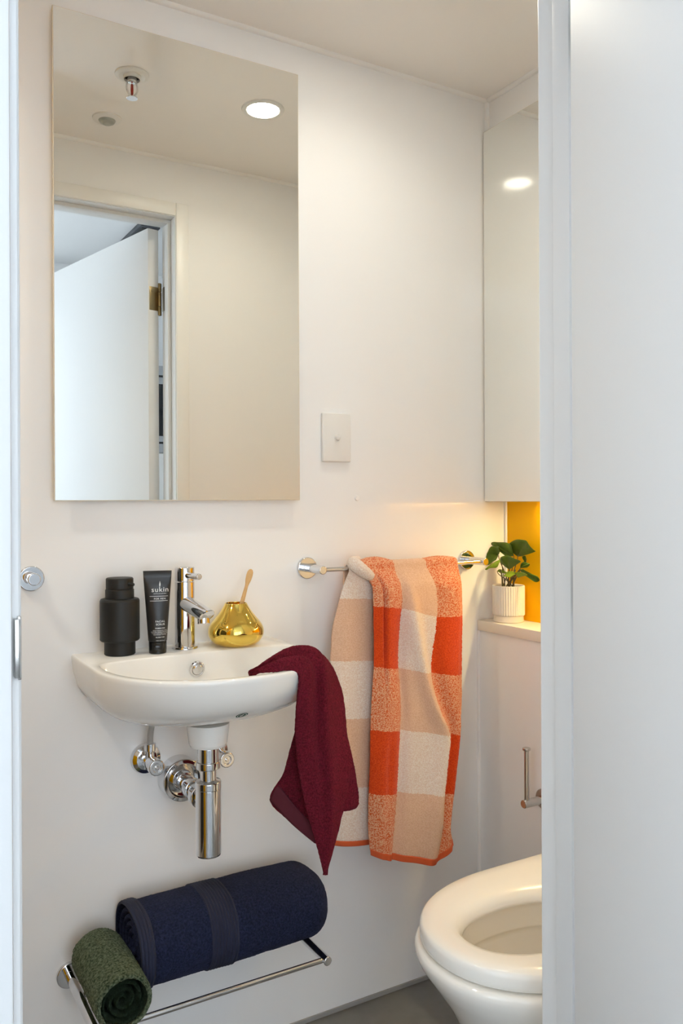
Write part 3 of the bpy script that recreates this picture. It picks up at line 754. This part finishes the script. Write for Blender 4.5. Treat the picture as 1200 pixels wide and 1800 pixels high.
# ------------------------------------------------------------------ orange checked towel over the rail
bath = thing('checked_towel', (1.04, RY, .60), 'orange and peach checked bath towel hanging over the chrome towel rail', 'towel')
TC = {'A': [(0.9379, 1.0003, 0.3), (0.9554, 0.9547, 0.62), (0.9581, 0.9097, 0.94), (0.9586, 0.8647, 1.28), (0.9592, 0.8198, 1.63), (0.959, 0.7749, 1.98), (0.9556, 0.7303, 2.32), (0.9528, 0.6858, 2.65), (0.951, 0.6412, 2.98), (0.9492, 0.5967, 3.31), (0.9474, 0.5522, 3.64), (0.9456, 0.5078, 3.97), (0.9451, 0.4631, 4.3), (0.9449, 0.4184, 4.63), (0.9489, 0.3728, 4.96)],
      'B': [(1.0239, 1.013, 0.18), (1.0283, 0.9649, 0.51), (1.0322, 0.9167, 0.83), (1.029, 0.869, 1.17), (1.028, 0.8211, 1.54), (1.0274, 0.7733, 1.91), (1.0315, 0.7249, 2.27), (1.0332, 0.6767, 2.62), (1.0304, 0.6291, 2.98), (1.0281, 0.5816, 3.33), (1.0261, 0.534, 3.68), (1.024, 0.4865, 4.03), (1.0194, 0.4395, 4.37), (1.0144, 0.3927, 4.72), (1.0085, 0.3463, 5)],
      'C': [(1.1109, 0.9998, 0.05), (1.1237, 0.9506, 0.39), (1.1303, 0.9014, 0.74), (1.1281, 0.8527, 1.1), (1.1233, 0.8044, 1.49), (1.1184, 0.7562, 1.88), (1.1182, 0.7075, 2.25), (1.1282, 0.6575, 2.61), (1.1483, 0.6059, 2.97), (1.1442, 0.5574, 3.34), (1.138, 0.5095, 3.7), (1.1332, 0.4614, 4.06), (1.133, 0.4126, 4.4), (1.1277, 0.3649, 4.75), (1.1151, 0.3189, 5)],
      'D': [(1.1991, 0.9913, 0.08), (1.2052, 0.9443, 0.42), (1.2074, 0.8974, 0.75), (1.208, 0.8505, 1.09), (1.2067, 0.8039, 1.43), (1.205, 0.7573, 1.78), (1.2036, 0.7107, 2.12), (1.2024, 0.6641, 2.47), (1.1995, 0.6178, 2.81), (1.1952, 0.5718, 3.16), (1.19, 0.526, 3.51), (1.1848, 0.4803, 3.86), (1.1752, 0.4356, 4.21), (1.1697, 0.3904, 4.55), (1.1775, 0.3424, 4.89)],
      'L': [(0.9122, 0.9781, 1.52), (0.8986, 0.937, 1.86), (0.8861, 0.896, 2.18), (0.8749, 0.8553, 2.49), (0.8713, 0.8141, 2.81), (0.8684, 0.7729, 3.13), (0.8661, 0.7318, 3.48), (0.8642, 0.6906, 3.83), (0.8626, 0.6494, 4.14), (0.8621, 0.6081, 4.42), (0.8631, 0.5666, 4.71), (0.8643, 0.525, 4.99), (0.8667, 0.4831, 5.29), (0.8691, 0.4412, 5.59), (0.8716, 0.3993, 5.9)],
      'R': [(0.9856, 0.9748, 1.52), (0.9854, 0.9323, 1.86), (0.9852, 0.8898, 2.18), (0.985, 0.8474, 2.49), (0.9847, 0.8049, 2.8), (0.9845, 0.7625, 3.12), (0.9843, 0.72, 3.46), (0.9841, 0.6776, 3.81), (0.9839, 0.6351, 4.12), (0.9836, 0.5927, 4.4), (0.9834, 0.5503, 4.69), (0.9832, 0.5078, 4.97), (0.983, 0.4654, 5.26), (0.9828, 0.423, 5.56), (0.9825, 0.3806, 5.86)],}
LUMP = [(0.9618, 1.516, 0.9633), (0.9395, 1.51, 0.9757), (0.9221, 1.514, 0.9895), (0.9258, 1.534, 0.9942), (0.9512, 1.552, 0.9982)]
H_N = [(0.5731, 1.2868, 0.836), (0.6011, 1.253, 0.8437), (0.6356, 1.2502, 0.8424), (0.6494, 1.2479, 0.8269), (0.6434, 1.2514, 0.7734), (0.6469, 1.2609, 0.7131), (0.662, 1.2637, 0.6228), (0.6834, 1.257, 0.5373), (0.6957, 1.2555, 0.4883)]
H_R = [(0.5735, 1.2875, 0.8365), (0.6085, 1.295, 0.8559), (0.6598, 1.2997, 0.8669), (0.7214, 1.2984, 0.8532), (0.7516, 1.2865, 0.7923), (0.7575, 1.2773, 0.7125), (0.7574, 1.2658, 0.655), (0.7331, 1.2568, 0.5723), (0.7017, 1.2543, 0.4844)]
H_BL = [(0.6642, 1.2856, 0.7437), (0.6552, 1.2966, 0.698), (0.6454, 1.3082, 0.65), (0.6277, 1.3243, 0.6038), (0.6579, 1.3009, 0.5658), (0.6904, 1.276, 0.533)]
H_BR = [(0.7480, 1.2860, 0.7450), (0.7640, 1.2844, 0.6894), (0.7729, 1.2799, 0.6384), (0.7771, 1.2774, 0.5855), (0.7561, 1.2839, 0.5823)]

def col(k, t, c):
    tab = TC[k]; f = max(0, min(1, t)) * (len(tab) - 1); i = min(int(f), len(tab) - 2); f -= i
    p0, p1, p2, p3 = tab[max(i-1, 0)][c], tab[i][c], tab[i+1][c], tab[min(i+2, len(tab)-1)][c]
    return .5*((2*p1) + (p2-p0)*f + (2*p0-5*p1+4*p2-p3)*f*f + (3*p1-p0-3*p2+p3)*f**3)
def gs(x, w): return math.exp(-(x/w)**2)
def sstep(a, b, x):
    x = max(0, min(1, (x - a)/(b - a))); return x*x*(3 - 2*x)
def main_at(s, t):
    """front sheet of the towel: s 0-3 across its three stripes, t 0-1 from the rail to the hem"""
    i = min(int(s), 2); f = s - i; ks = 'ABCD'
    x = col(ks[i], t, 0)*(1-f) + col(ks[i+1], t, 0)*f
    z = col(ks[i], t, 1)*(1-f) + col(ks[i+1], t, 1)*f
    V = col(ks[i], t, 2)*(1-f) + col(ks[i+1], t, 2)*f
    g = sstep(0, .14, t)
    y = 1.506
    y -= .015*math.sin(PI*min(1, s))*(.5 + .5*g) if s < 1 else 0
    y += .014*gs(s - (.32 + .10*t), .05)*(1 - sstep(.28, .50, t))
    y += .004*gs(s - .55, .12)*sstep(.5, .7, t)
    y += .009*gs(s - 1.03, .12)
    sr = 1.10 + .86*sstep(.05, .62, t) - .15*sstep(.7, 1, t)          # diagonal ridge through the pale stripe
    y -= (.017*gs(s - sr, .22) + .004*gs(s - sr, .6))*sstep(.02, .2, t)
    y += .011*gs(s - (sr + .42), .22)*sstep(.1, .3, t)*(1 - .6*sstep(.75, 1, t))
    y -= .009*math.sin(PI*max(0, s - 2)) if s > 2 else 0
    y += .004*noise.noise(Vector((s*1.7, t*4.5, 1.3)))
    y += .010*sstep(2.72, 3.0, s)
    return x, y, z, V
def crest(s):
    return .0125 + .0085*math.sin(PI*min(1, s)) * (s < 1) + .004*max(0, math.sin(PI*max(0, s-2)))
def towel_rows(t1, nt=150, ns=150):
    rows = []; uvs = []
    S_ = [3*j/ns for j in range(ns + 1)]
    # rear sheet, rising from its hem to the rail
    for k in range(40):
        f = k/40; r = []; q = []
        for s in S_:
            x, y, z, V = main_at(s, 0); zt = .985; zb = .62 + .01*s
            r.append(Vector((x + .006*math.sin(s*2)*(1-f), 1.5665 - .010*f - .004*math.sin(s*2.1)*(1-f), zb + (zt - zb)*f))); q.append((s, -3.4*(1-f) + .0))
        rows.append(r); uvs.append(q)
    for k in range(17):                                # over the rail
        a_ = PI*k/16; r = []; q = []
        for s in S_:
            x, y, z, V = main_at(s, 0); rr_ = crest(s)
            r.append(Vector((x, RY + .0035 + math.cos(a_)*(.014 + .2*rr_), RZ + .002 + math.sin(a_)*rr_))); q.append((s, .05 + .2*k/16))
        rows.append(r); uvs.append(q)
    for k in range(1, nt + 1):
        t = t1*k/nt; r = []; q = []; g = sstep(0, .10, t)
        for s in S_:
            x, y, z, V = main_at(s, t); rr_ = crest(s)
            ys = RY + .0035 - (.014 + .2*rr_)
            zz = z if t > .1 else (RZ + .002)*(1 - t/.1) + col('A', .1, 1)*0 + main_at(s, .1)[2]*t/.1
            r.append(Vector((x, ys*(1-g) + y*g, zz))); q.append((s, max(.26, V)))
        rows.append(r); uvs.append(q)
    return rows, uvs
rows, uvs = towel_rows(.976)
o = link('front_sheet', grid(bmesh.new(), rows, uvs), 'check', bath); thick(o, .0045, -1); fuzz(o, .0035, .0016)
hr = []
for k in range(9):
    t = .974 + .026*k/8
    hr.append([Vector((main_at(s, t)[0], main_at(s, t)[1] - .0012, main_at(s, t)[2])) for s in [3*j/100 for j in range(101)]])
h_ = link('front_hem', grid(bmesh.new(), hr), 'orangehem', bath); thick(h_, .0065, -1)
# the folded-over side sheet on the left, hanging a little behind
def side_at(f, t):
    x = col('L', t, 0)*(1-f) + col('R', t, 0)*f; z = col('L', t, 1)*(1-f) + col('R', t, 1)*f; V = col('L', t, 2)
    y = 1.5285 - .006*math.sin(PI*f*1.1)*(.4 + .6*t) + .004*noise.noise(Vector((f*2.2, t*3.5, 7.7))) + .006*gs(f, .12)
    return x, y, z, V
rows = []; uvs = []
for k in range(30):
    f0 = k/30
    rows.append([Vector((col('L', 0, 0)*(1-j/60) + col('R', 0, 0)*j/60, 1.562 - .010*f0, .66 + .325*f0)) for j in range(61)]); uvs.append([(1.5, -2.5*(1-f0)) for j in range(61)])
for k in range(13):
    a_ = PI*k/12
    rows.append([Vector((col('L', 0, 0)*(1-j/60) + col('R', 0, 0)*j/60, RY + .0015 + .0135*math.cos(a_), RZ + .0015 + .0105*math.sin(a_))) for j in range(61)]); uvs.append([(1.5, 1.2) for j in range(61)])
for k in range(1, 121):
    t = .978*k/120; g = sstep(0, .08, t); r = []; q = []
    for j in range(61):
        x, y, z, V = side_at(j/60, t)
        r.append(Vector((x, (RY - .012)*(1-g) + y*g, z))); q.append((1.5, V))
    rows.append(r); uvs.append(q)
o = link('side_sheet', grid(bmesh.new(), rows, uvs), 'check', bath); thick(o, .0045, -1); fuzz(o, .0035, .0016)
hr = [[Vector((side_at(j/40, t)[0], side_at(j/40, t)[1] - .001, side_at(j/40, t)[2])) for j in range(41)] for t in (.976, .982, .988, .994, 1.0)]
h_ = link('side_hem', grid(bmesh.new(), hr), 'orangehem', bath); thick(h_, .006, -1)
# bunched fold lying over the rail at the left
bm = bmesh.new(); uvl = bm.loops.layers.uv.new('UVMap')
sp_ = spline(LUMP, 30)
tube(bm, sp_, [.004 + .0105*math.sin(PI*min(1, (i + 3)/34))**.6 for i in range(30)], 24)
for f in bm.faces:
    for lp in f.loops: lp[uvl].uv = (1.5, 1.5)
o = link('rail_fold', bm, 'check', bath, 180); subd(o); fuzz(o, .0035, .0016)

# ------------------------------------------------------------------ burgundy hand towel over the basin edge
hand = thing('burgundy_towel', (.70, 1.27, .8425), 'burgundy hand towel draped over the right rim of the wash basin', 'towel')
VIEWN = Vector((-.45, -.86, .12)).normalized()
NSs, KS = 150, 64
Ns = spline(H_N, NSs); Rs = spline(H_R, NSs)
rows = []
for i in range(NSs):
    s = i/(NSs - 1); row = []
    for j in range(KS + 1):
        f = j/KS; p = Ns[i].lerp(Rs[i], f)
        env = math.sin(PI*f)
        top = 1 - sstep(.38, .55, s)
        nrm_ = (VIEWN*(1 - .75*top*sstep(.02, .2, s)) + Vector((.35, 0, .95))*(.9*top)).normalized()
        b = .016*env*(1 - .55*sstep(.5, 1, s))*(.35 + .65*sstep(0, .2, s))
        b += .007*gs(f - (.78 - .25*s), .13)*sstep(.1, .3, s)*(1 - .5*sstep(.75, 1, s))
        b -= .009*gs(f - (.50 - .12*s), .09)*(1 - sstep(.55, .85, s))
        b += .005*gs(f - .22, .12)*(1 - sstep(.4, .8, s))
        b += .003*noise.noise(Vector((f*3, s*7, 2.2)))*env
        row.append(p + nrm_*b)
    rows.append(row)
o = link('drape', grid(bmesh.new(), rows), 'burgundy', hand); thick(o, .005, -1); fuzz(o, .0035, .0020)
def layer(name, edge, inner_, n=70, k=30, bulge=.004):
    E_ = spline(edge, n); I_ = spline(inner_, n); rws = []
    for i in range(n):
        rws.append([E_[i].lerp(I_[i], j/k) + VIEWN*(bulge*math.sin(PI*j/k)*.8 + .002*noise.noise(Vector((i*.05, j*.09, 5)))) for j in range(k + 1)])
    return grid(bmesh.new(), rws)
def push(p, d): p = Vector(p); return tuple(p - VIEWN*d)
o = link('under_layer', layer('u', H_BL, [push(p, .010) for p in ((.706, 1.275, .750), (.708, 1.275, .700), (.712, 1.27, .650), (.712, 1.268, .605), (.704, 1.262, .555), (.697, 1.262, .530))]), 'burgundy', hand); thick(o, .005, -1); fuzz(o, .0035, .0020)
o = link('under_layer', layer('u', H_BR, [push(p, .012) for p in ((.715, 1.275, .75), (.718, 1.275, .69), (.72, 1.272, .638), (.72, 1.268, .590), (.722, 1.264, .584))]), 'burgundy', hand); thick(o, .005, -1); fuzz(o, .0035, .0020)
# woven hem band along the lower edge of the left layer
e0, e1, e2 = Vector(H_BL[3]), Vector(H_BL[4]), Vector(H_BL[5])
E_ = spline([e0, e1, e2], 40); rws = []
for i, p in enumerate(E_):
    f = i/39; up_ = (Vector((.012, -.006, .030))*(1 - .35*f))
    rws.append([p + VIEWN*.0030 + up_*(j/6) + VIEWN*.002*math.sin(PI*f) for j in range(7)])
h_ = link('hem_band', grid(bmesh.new(), rws), 'burgundyband', hand); thick(h_, .002, -1)

# ------------------------------------------------------------------ toilet
WY = 1.047
wc = thing('toilet', (1.05, WY, 0), 'white ceramic toilet with open seat beside the ledge wall', 'toilet')
NT = 120
def d_shape(cx, a, b, back, n=2.1):
    """outline of a D lying along x: round nose to -x, straight sides to x = back"""
    out = []
    for i in range(NT):
        th = 2*PI*i/NT; c, s = math.cos(th), math.sin(th)
        if c < 0: r = (abs(c/a)**n + abs(s/b)**n) ** (-1/n)
        else: r = min((back - cx)/c if c > 1e-6 else 9, b/abs(s) if abs(s) > 1e-6 else 9)
        out.append((cx + r*c, WY + r*s))
    return out
PO = d_shape(1.03, .253, .187, 1.3245, 2.15)
PI_ = d_shape(.985, .150, .105, 1.12, 2.1)
PI_ = [(.985 + math.copysign(abs(math.cos(2*PI*i/NT))**(2/2.2), math.cos(2*PI*i/NT))*.150, WY + math.copysign(abs(math.sin(2*PI*i/NT))**(2/2.2), math.sin(2*PI*i/NT))*.105) for i in range(NT)]
bm = bmesh.new(); rr = []
for sx, sy, z in ((.69, .70, .0), (.70, .71, .03), (.74, .75, .12), (.81, .82, .21), (.89, .895, .295), (.955, .958, .345), (.99, .99, .372), (1, 1, .386), (1, 1, .393), (.994, .994, .3985), (.985, .985, .400)):
    rr.append([bm.verts.new((1.3245 - (1.3245 - x)*sx, WY + (y - WY)*sy, z)) for x, y in PO])
for k, z in ((1.0, .400), (.985, .3975), (.98, .385), (1.0, .352), (1.0, .348), (1.05, .345), (1.05, .335), (.95, .30), (.76, .265), (.58, .24), (.40, .215), (.26, .195), (.14, .19)):
    rr.append([bm.verts.new((.995 + (x - .985)*k, WY + (y - WY)*k, z)) for x, y in PI_])
for p, q in zip(rr, rr[1:]):
    for i in range(NT): bm.faces.new((p[i], p[(i+1) % NT], q[(i+1) % NT], q[i]))
bm.faces.new(rr[0][::-1]); bm.faces.new(rr[-1])
link('pan', bm, 'wc', wc, 40)
SO = d_shape(1.03, .245, .181, 1.245, 2.12)
SI = [(.978 + math.copysign(abs(math.cos(2*PI*i/NT))**(2/2.2), math.cos(2*PI*i/NT))*.128, WY + math.copysign(abs(math.sin(2*PI*i/NT))**(2/2.2), math.sin(2*PI*i/NT))*.082) for i in range(NT)]
bm = bmesh.new(); rr = []
def ring_mix(A_, B_, f, z): rr.append([bm.verts.new((a_[0]*(1-f) + b_[0]*f, a_[1]*(1-f) + b_[1]*f, z)) for a_, b_ in zip(A_, B_)])
for f, z in ((.03, .4035), (.0, .4055), (-.008, .412), (-.006, .422), (.02, .4285), (.07, .4315), (.30, .4330), (.60, .4325), (.80, .4290), (.93, .4215), (1.0, .4110), (1.0, .4050), (.96, .4035)):
    ring_mix(SO, SI, f, z)
for p, q in zip(rr, rr[1:] + rr[:1]):
    for i in range(NT): bm.faces.new((p[i], p[(i+1) % NT], q[(i+1) % NT], q[i]))
link('seat', bm, 'seat', wc, 60)
bm = bmesh.new(); rr = []
LO = d_shape(1.03, .245, .183, 1.245, 2.12)
for f, z in ((0, 0), (1.0, 0), (1.02, .004), (1.02, .010), (.98, .014), (0, .016)):
    rr.append([bm.verts.new((1.245 - (1.245 - x)*f if f else 1.0, WY + (y - WY)*f, z)) for x, y in LO] if f else [bm.verts.new((1.05, WY, z))])
for p, q in zip(rr, rr[1:]):
    for i in range(NT):
        j = (i+1) % NT
        if len(p) == 1: bm.faces.new((p[0], q[j], q[i]))
        elif len(q) == 1: bm.faces.new((p[i], p[j], q[0]))
        else: bm.faces.new((p[i], p[j], q[j], q[i]))
bmesh.ops.recalc_face_normals(bm, faces=bm.faces)
bm.transform(Matrix.Translation((1.262, 0, .425)) @ Matrix.Rotation(R(96), 4, 'Y') @ Matrix.Translation((-1.245, 0, -.008)))
link('raised_lid', bm, 'seat', wc, 40)
for yy in (WY - .08, WY + .08): link('seat_hinge', L((1.257, yy - .02, .415), (0, 1, 0), rod(.011, .04), 20), 'chrome', wc, 40)

# toilet roll holder on the lower wall
t = thing('toilet_roll_holder', (1.3245, 1.374, .465), 'empty chrome toilet roll holder with upright peg on the lower wall', 'holder')
link('rosette', L((1.3245, 1.374, .463), (-1, 0, 0), [(0, 0), (.0230, 0), (.0230, .006), (.0215, .0075), (0, .0075)], 40), 'satin', t, 40)
link('arm', L((1.318, 1.374, .463), (-1, 0, 0), rod(.0092, .058), 28), 'satin', t, 40)
link('upright_peg', L((1.2705, 1.374, .465), (0, 0, 1), [(0, 0), (.0055, 0), (.0055, .114), (.0082, .1145), (.0090, .1155), (.0090, .119), (.0080, .120), (0, .120)], 24), 'satin', t, 40)

# ------------------------------------------------------------------ potted plant on the ledge
LEAVES = [
    ((1.392, 1.5332, 0.99), [(1.3836, 1.5453, 1.001), (1.3778, 1.5492, 1.0125), (1.3751, 1.5449, 1.0211), (1.3741, 1.5272, 1.0292), (1.3736, 1.512, 1.032), (1.3738, 1.4941, 1.0302), (1.3732, 1.4787, 1.0269), (1.373, 1.4634, 1.0177), (1.372, 1.4517, 1.0073), (1.3754, 1.4643, 1.0025), (1.3813, 1.4882, 0.9978), (1.3872, 1.5126, 0.9925)]),
    ((1.376, 1.5295, 0.992), [(1.3726, 1.5479, 0.9899), (1.3695, 1.5633, 0.9981), (1.3668, 1.5773, 1.0026), (1.3629, 1.5932, 1.0148), (1.362, 1.5929, 1.0226), (1.3642, 1.576, 1.0242), (1.3669, 1.5526, 1.0246), (1.3689, 1.5399, 1.0207), (1.3708, 1.5309, 1.0148), (1.3731, 1.5291, 1.0047)]),
    ((1.366, 1.5738, 0.992), [(1.3591, 1.5724, 0.9796), (1.3524, 1.5858, 0.9724), (1.345, 1.6006, 0.9675), (1.348, 1.6033, 0.9788), (1.3512, 1.5999, 0.9969), (1.3518, 1.5849, 1.013), (1.3541, 1.574, 1.0139), (1.3558, 1.557, 1.0128), (1.3611, 1.5604, 1.0011)]),
    ((1.352, 1.5183, 0.9617), [(1.3489, 1.5287, 0.9669), (1.3442, 1.542, 0.977), (1.3434, 1.5429, 0.98), (1.342, 1.5356, 0.9905), (1.3421, 1.5264, 0.994), (1.3437, 1.508, 0.9919), (1.344, 1.4904, 0.9885), (1.3426, 1.4693, 0.9844), (1.345, 1.4808, 0.9782), (1.3484, 1.4989, 0.9706)]),
    ((1.352, 1.4959, 0.9524), [(1.3368, 1.5006, 0.9454), (1.325, 1.5084, 0.9488), (1.3316, 1.5056, 0.9536), (1.3379, 1.5017, 0.9568), (1.3486, 1.4921, 0.9565), (1.3381, 1.4593, 0.9586), (1.3269, 1.4299, 0.9553), (1.3351, 1.4526, 0.9501), (1.3438, 1.4797, 0.9466)]),
    ((1.384, 1.5158, 0.9637), [(1.3831, 1.5136, 0.9701), (1.382, 1.507, 0.9768), (1.3814, 1.4992, 0.9791), (1.381, 1.4881, 0.9763), (1.38, 1.4757, 0.9761), (1.3808, 1.4826, 0.971), (1.3816, 1.4906, 0.9667)]),
    ((1.376, 1.5107, 0.9601), [(1.3741, 1.495, 0.963), (1.3717, 1.4746, 0.9584), (1.3692, 1.4564, 0.953), (1.3669, 1.4384, 0.9491), (1.366, 1.4352, 0.9427), (1.3662, 1.4419, 0.9368), (1.3681, 1.4552, 0.9405), (1.3701, 1.4667, 0.948), (1.3718, 1.4783, 0.9527), (1.3741, 1.4986, 0.9541)]),
    ((1.362, 1.5586, 0.9839), [(1.3553, 1.566, 0.9781), (1.3439, 1.5741, 0.9641), (1.335, 1.5868, 0.9585), (1.3364, 1.5827, 0.9575), (1.3433, 1.5714, 0.9613), (1.3501, 1.5602, 0.9665), (1.3563, 1.5559, 0.9749)]),
    ((1.372, 1.5856, 0.9518), [(1.3695, 1.575, 0.9565), (1.3669, 1.5605, 0.9571), (1.362, 1.5363, 0.952), (1.3643, 1.5482, 0.9495), (1.3677, 1.5653, 0.9489)]),
    ((1.4, 1.5193, 0.9791), [(1.3972, 1.5235, 0.9865), (1.396, 1.5185, 0.9919), (1.3965, 1.5082, 0.9899), (1.3983, 1.5095, 0.9798), (1.3975, 1.5131, 0.9721)]),
]

PX, PY, PZ = 1.3670, 1.5385, .834
pl = thing('potted_plant', (PX, PY, PZ), 'small green leafy plant in a ribbed cream pot on the ledge', 'plant')
bm = L((PX, PY, PZ), (0, 0, 1), [(0, 0), (.0340, 0), (.0358, .0012), (.0358, .0155), (.0364, .0165)], 192)
lathe(bm, (PX, PY, PZ), (0, 0, 1), [(.0360, .0165), (.0384, .0172), (.0386, .0200), (.0386, .0860)], 240, lambda i, h: 1 - .045*(math.cos(2*PI*i/240*40)*.5 + .5)**3)
lathe(bm, (PX, PY, PZ), (0, 0, 1), [(.0386, .0860), (.0376, .0876), (.0362, .0874), (.0350, .0850), (.0350, .076), (0, .076)], 192)
link('pot', bm, 'pot', pl, 35)
link('soil', L((PX, PY, PZ + .074), (0, 0, 1), [(.0345, 0), (.0340, .004), (.02, .0055), (0, .006)], 40), 'soil', pl, 60)
root = Vector((PX, PY, PZ + .078))
for k, (base, pts) in enumerate(LEAVES):
    b0 = Vector(base); pp = [Vector(p) for p in pts]
    cen = b0*.35 + sum(pp, Vector())*(.65/len(pp))
    nn_ = (pp[0] - b0).cross(pp[-1] - b0).normalized()
    if nn_.dot(Vector((-.6, -.8, .2))) < 0: nn_ = -nn_
    dense = []
    sp_ = spline(pp, 5*len(pp))
    bm = bmesh.new(); nr = 7; rws = []
    rmax = max((q - b0).length for q in sp_)
    for i in range(nr + 1):
        f = .02 + .98*i/nr; row = []
        for j, q in enumerate(sp_):
            v = b0.lerp(q, f); a_ = j/(len(sp_) - 1)
            cup = .0035*math.sin(PI*f)*math.sin(PI*a_) - .0020*gs(a_ - .5, .06)*f + .0012*math.sin(a_*PI*7)*f*f + (.0022*math.sin(a_*13 + k)*f*f)
            row.append(v + nn_*cup*min(1, rmax/.03))
        rws.append(row)
    grid(bm, rws)
    o = link('leaf', bm, 'leaf2' if k in (4, 7, 8) else 'leaf', pl); thick(o, .0006, 0)
    if k in (4, 7, 8): o['label'] = 'lighter yellow green leaf'
    st_ = root + Vector(((k % 3 - 1)*.008, (k % 4 - 1.5)*.008, -.002))
    bm = bmesh.new(); tube(bm, bez(st_, st_ + (b0 - st_)*.3 + Vector((0, 0, .015)), b0 - Vector((0, 0, .012)), b0 + nn_*-.0005, 12), [.0014 - .0006*i/12 for i in range(13)], 8)
    link('stem', bm, 'stem', pl, 60)
bm = bmesh.new()
for dx, dy, h in ((.0, .0, .055), (.006, -.012, .05), (-.006, .014, .048)):
    st_ = root + Vector((dx, dy, -.002)); tube(bm, bez(st_, st_ + Vector((.002, .004, .02)), st_ + Vector((-.003, -.004, h*.8)), st_ + Vector((0, -.006 if dy <= 0 else .01, h)), 10), [.0022 - .0008*i/10 for i in range(11)], 8)
link('main_stems', bm, 'stem', pl, 60)
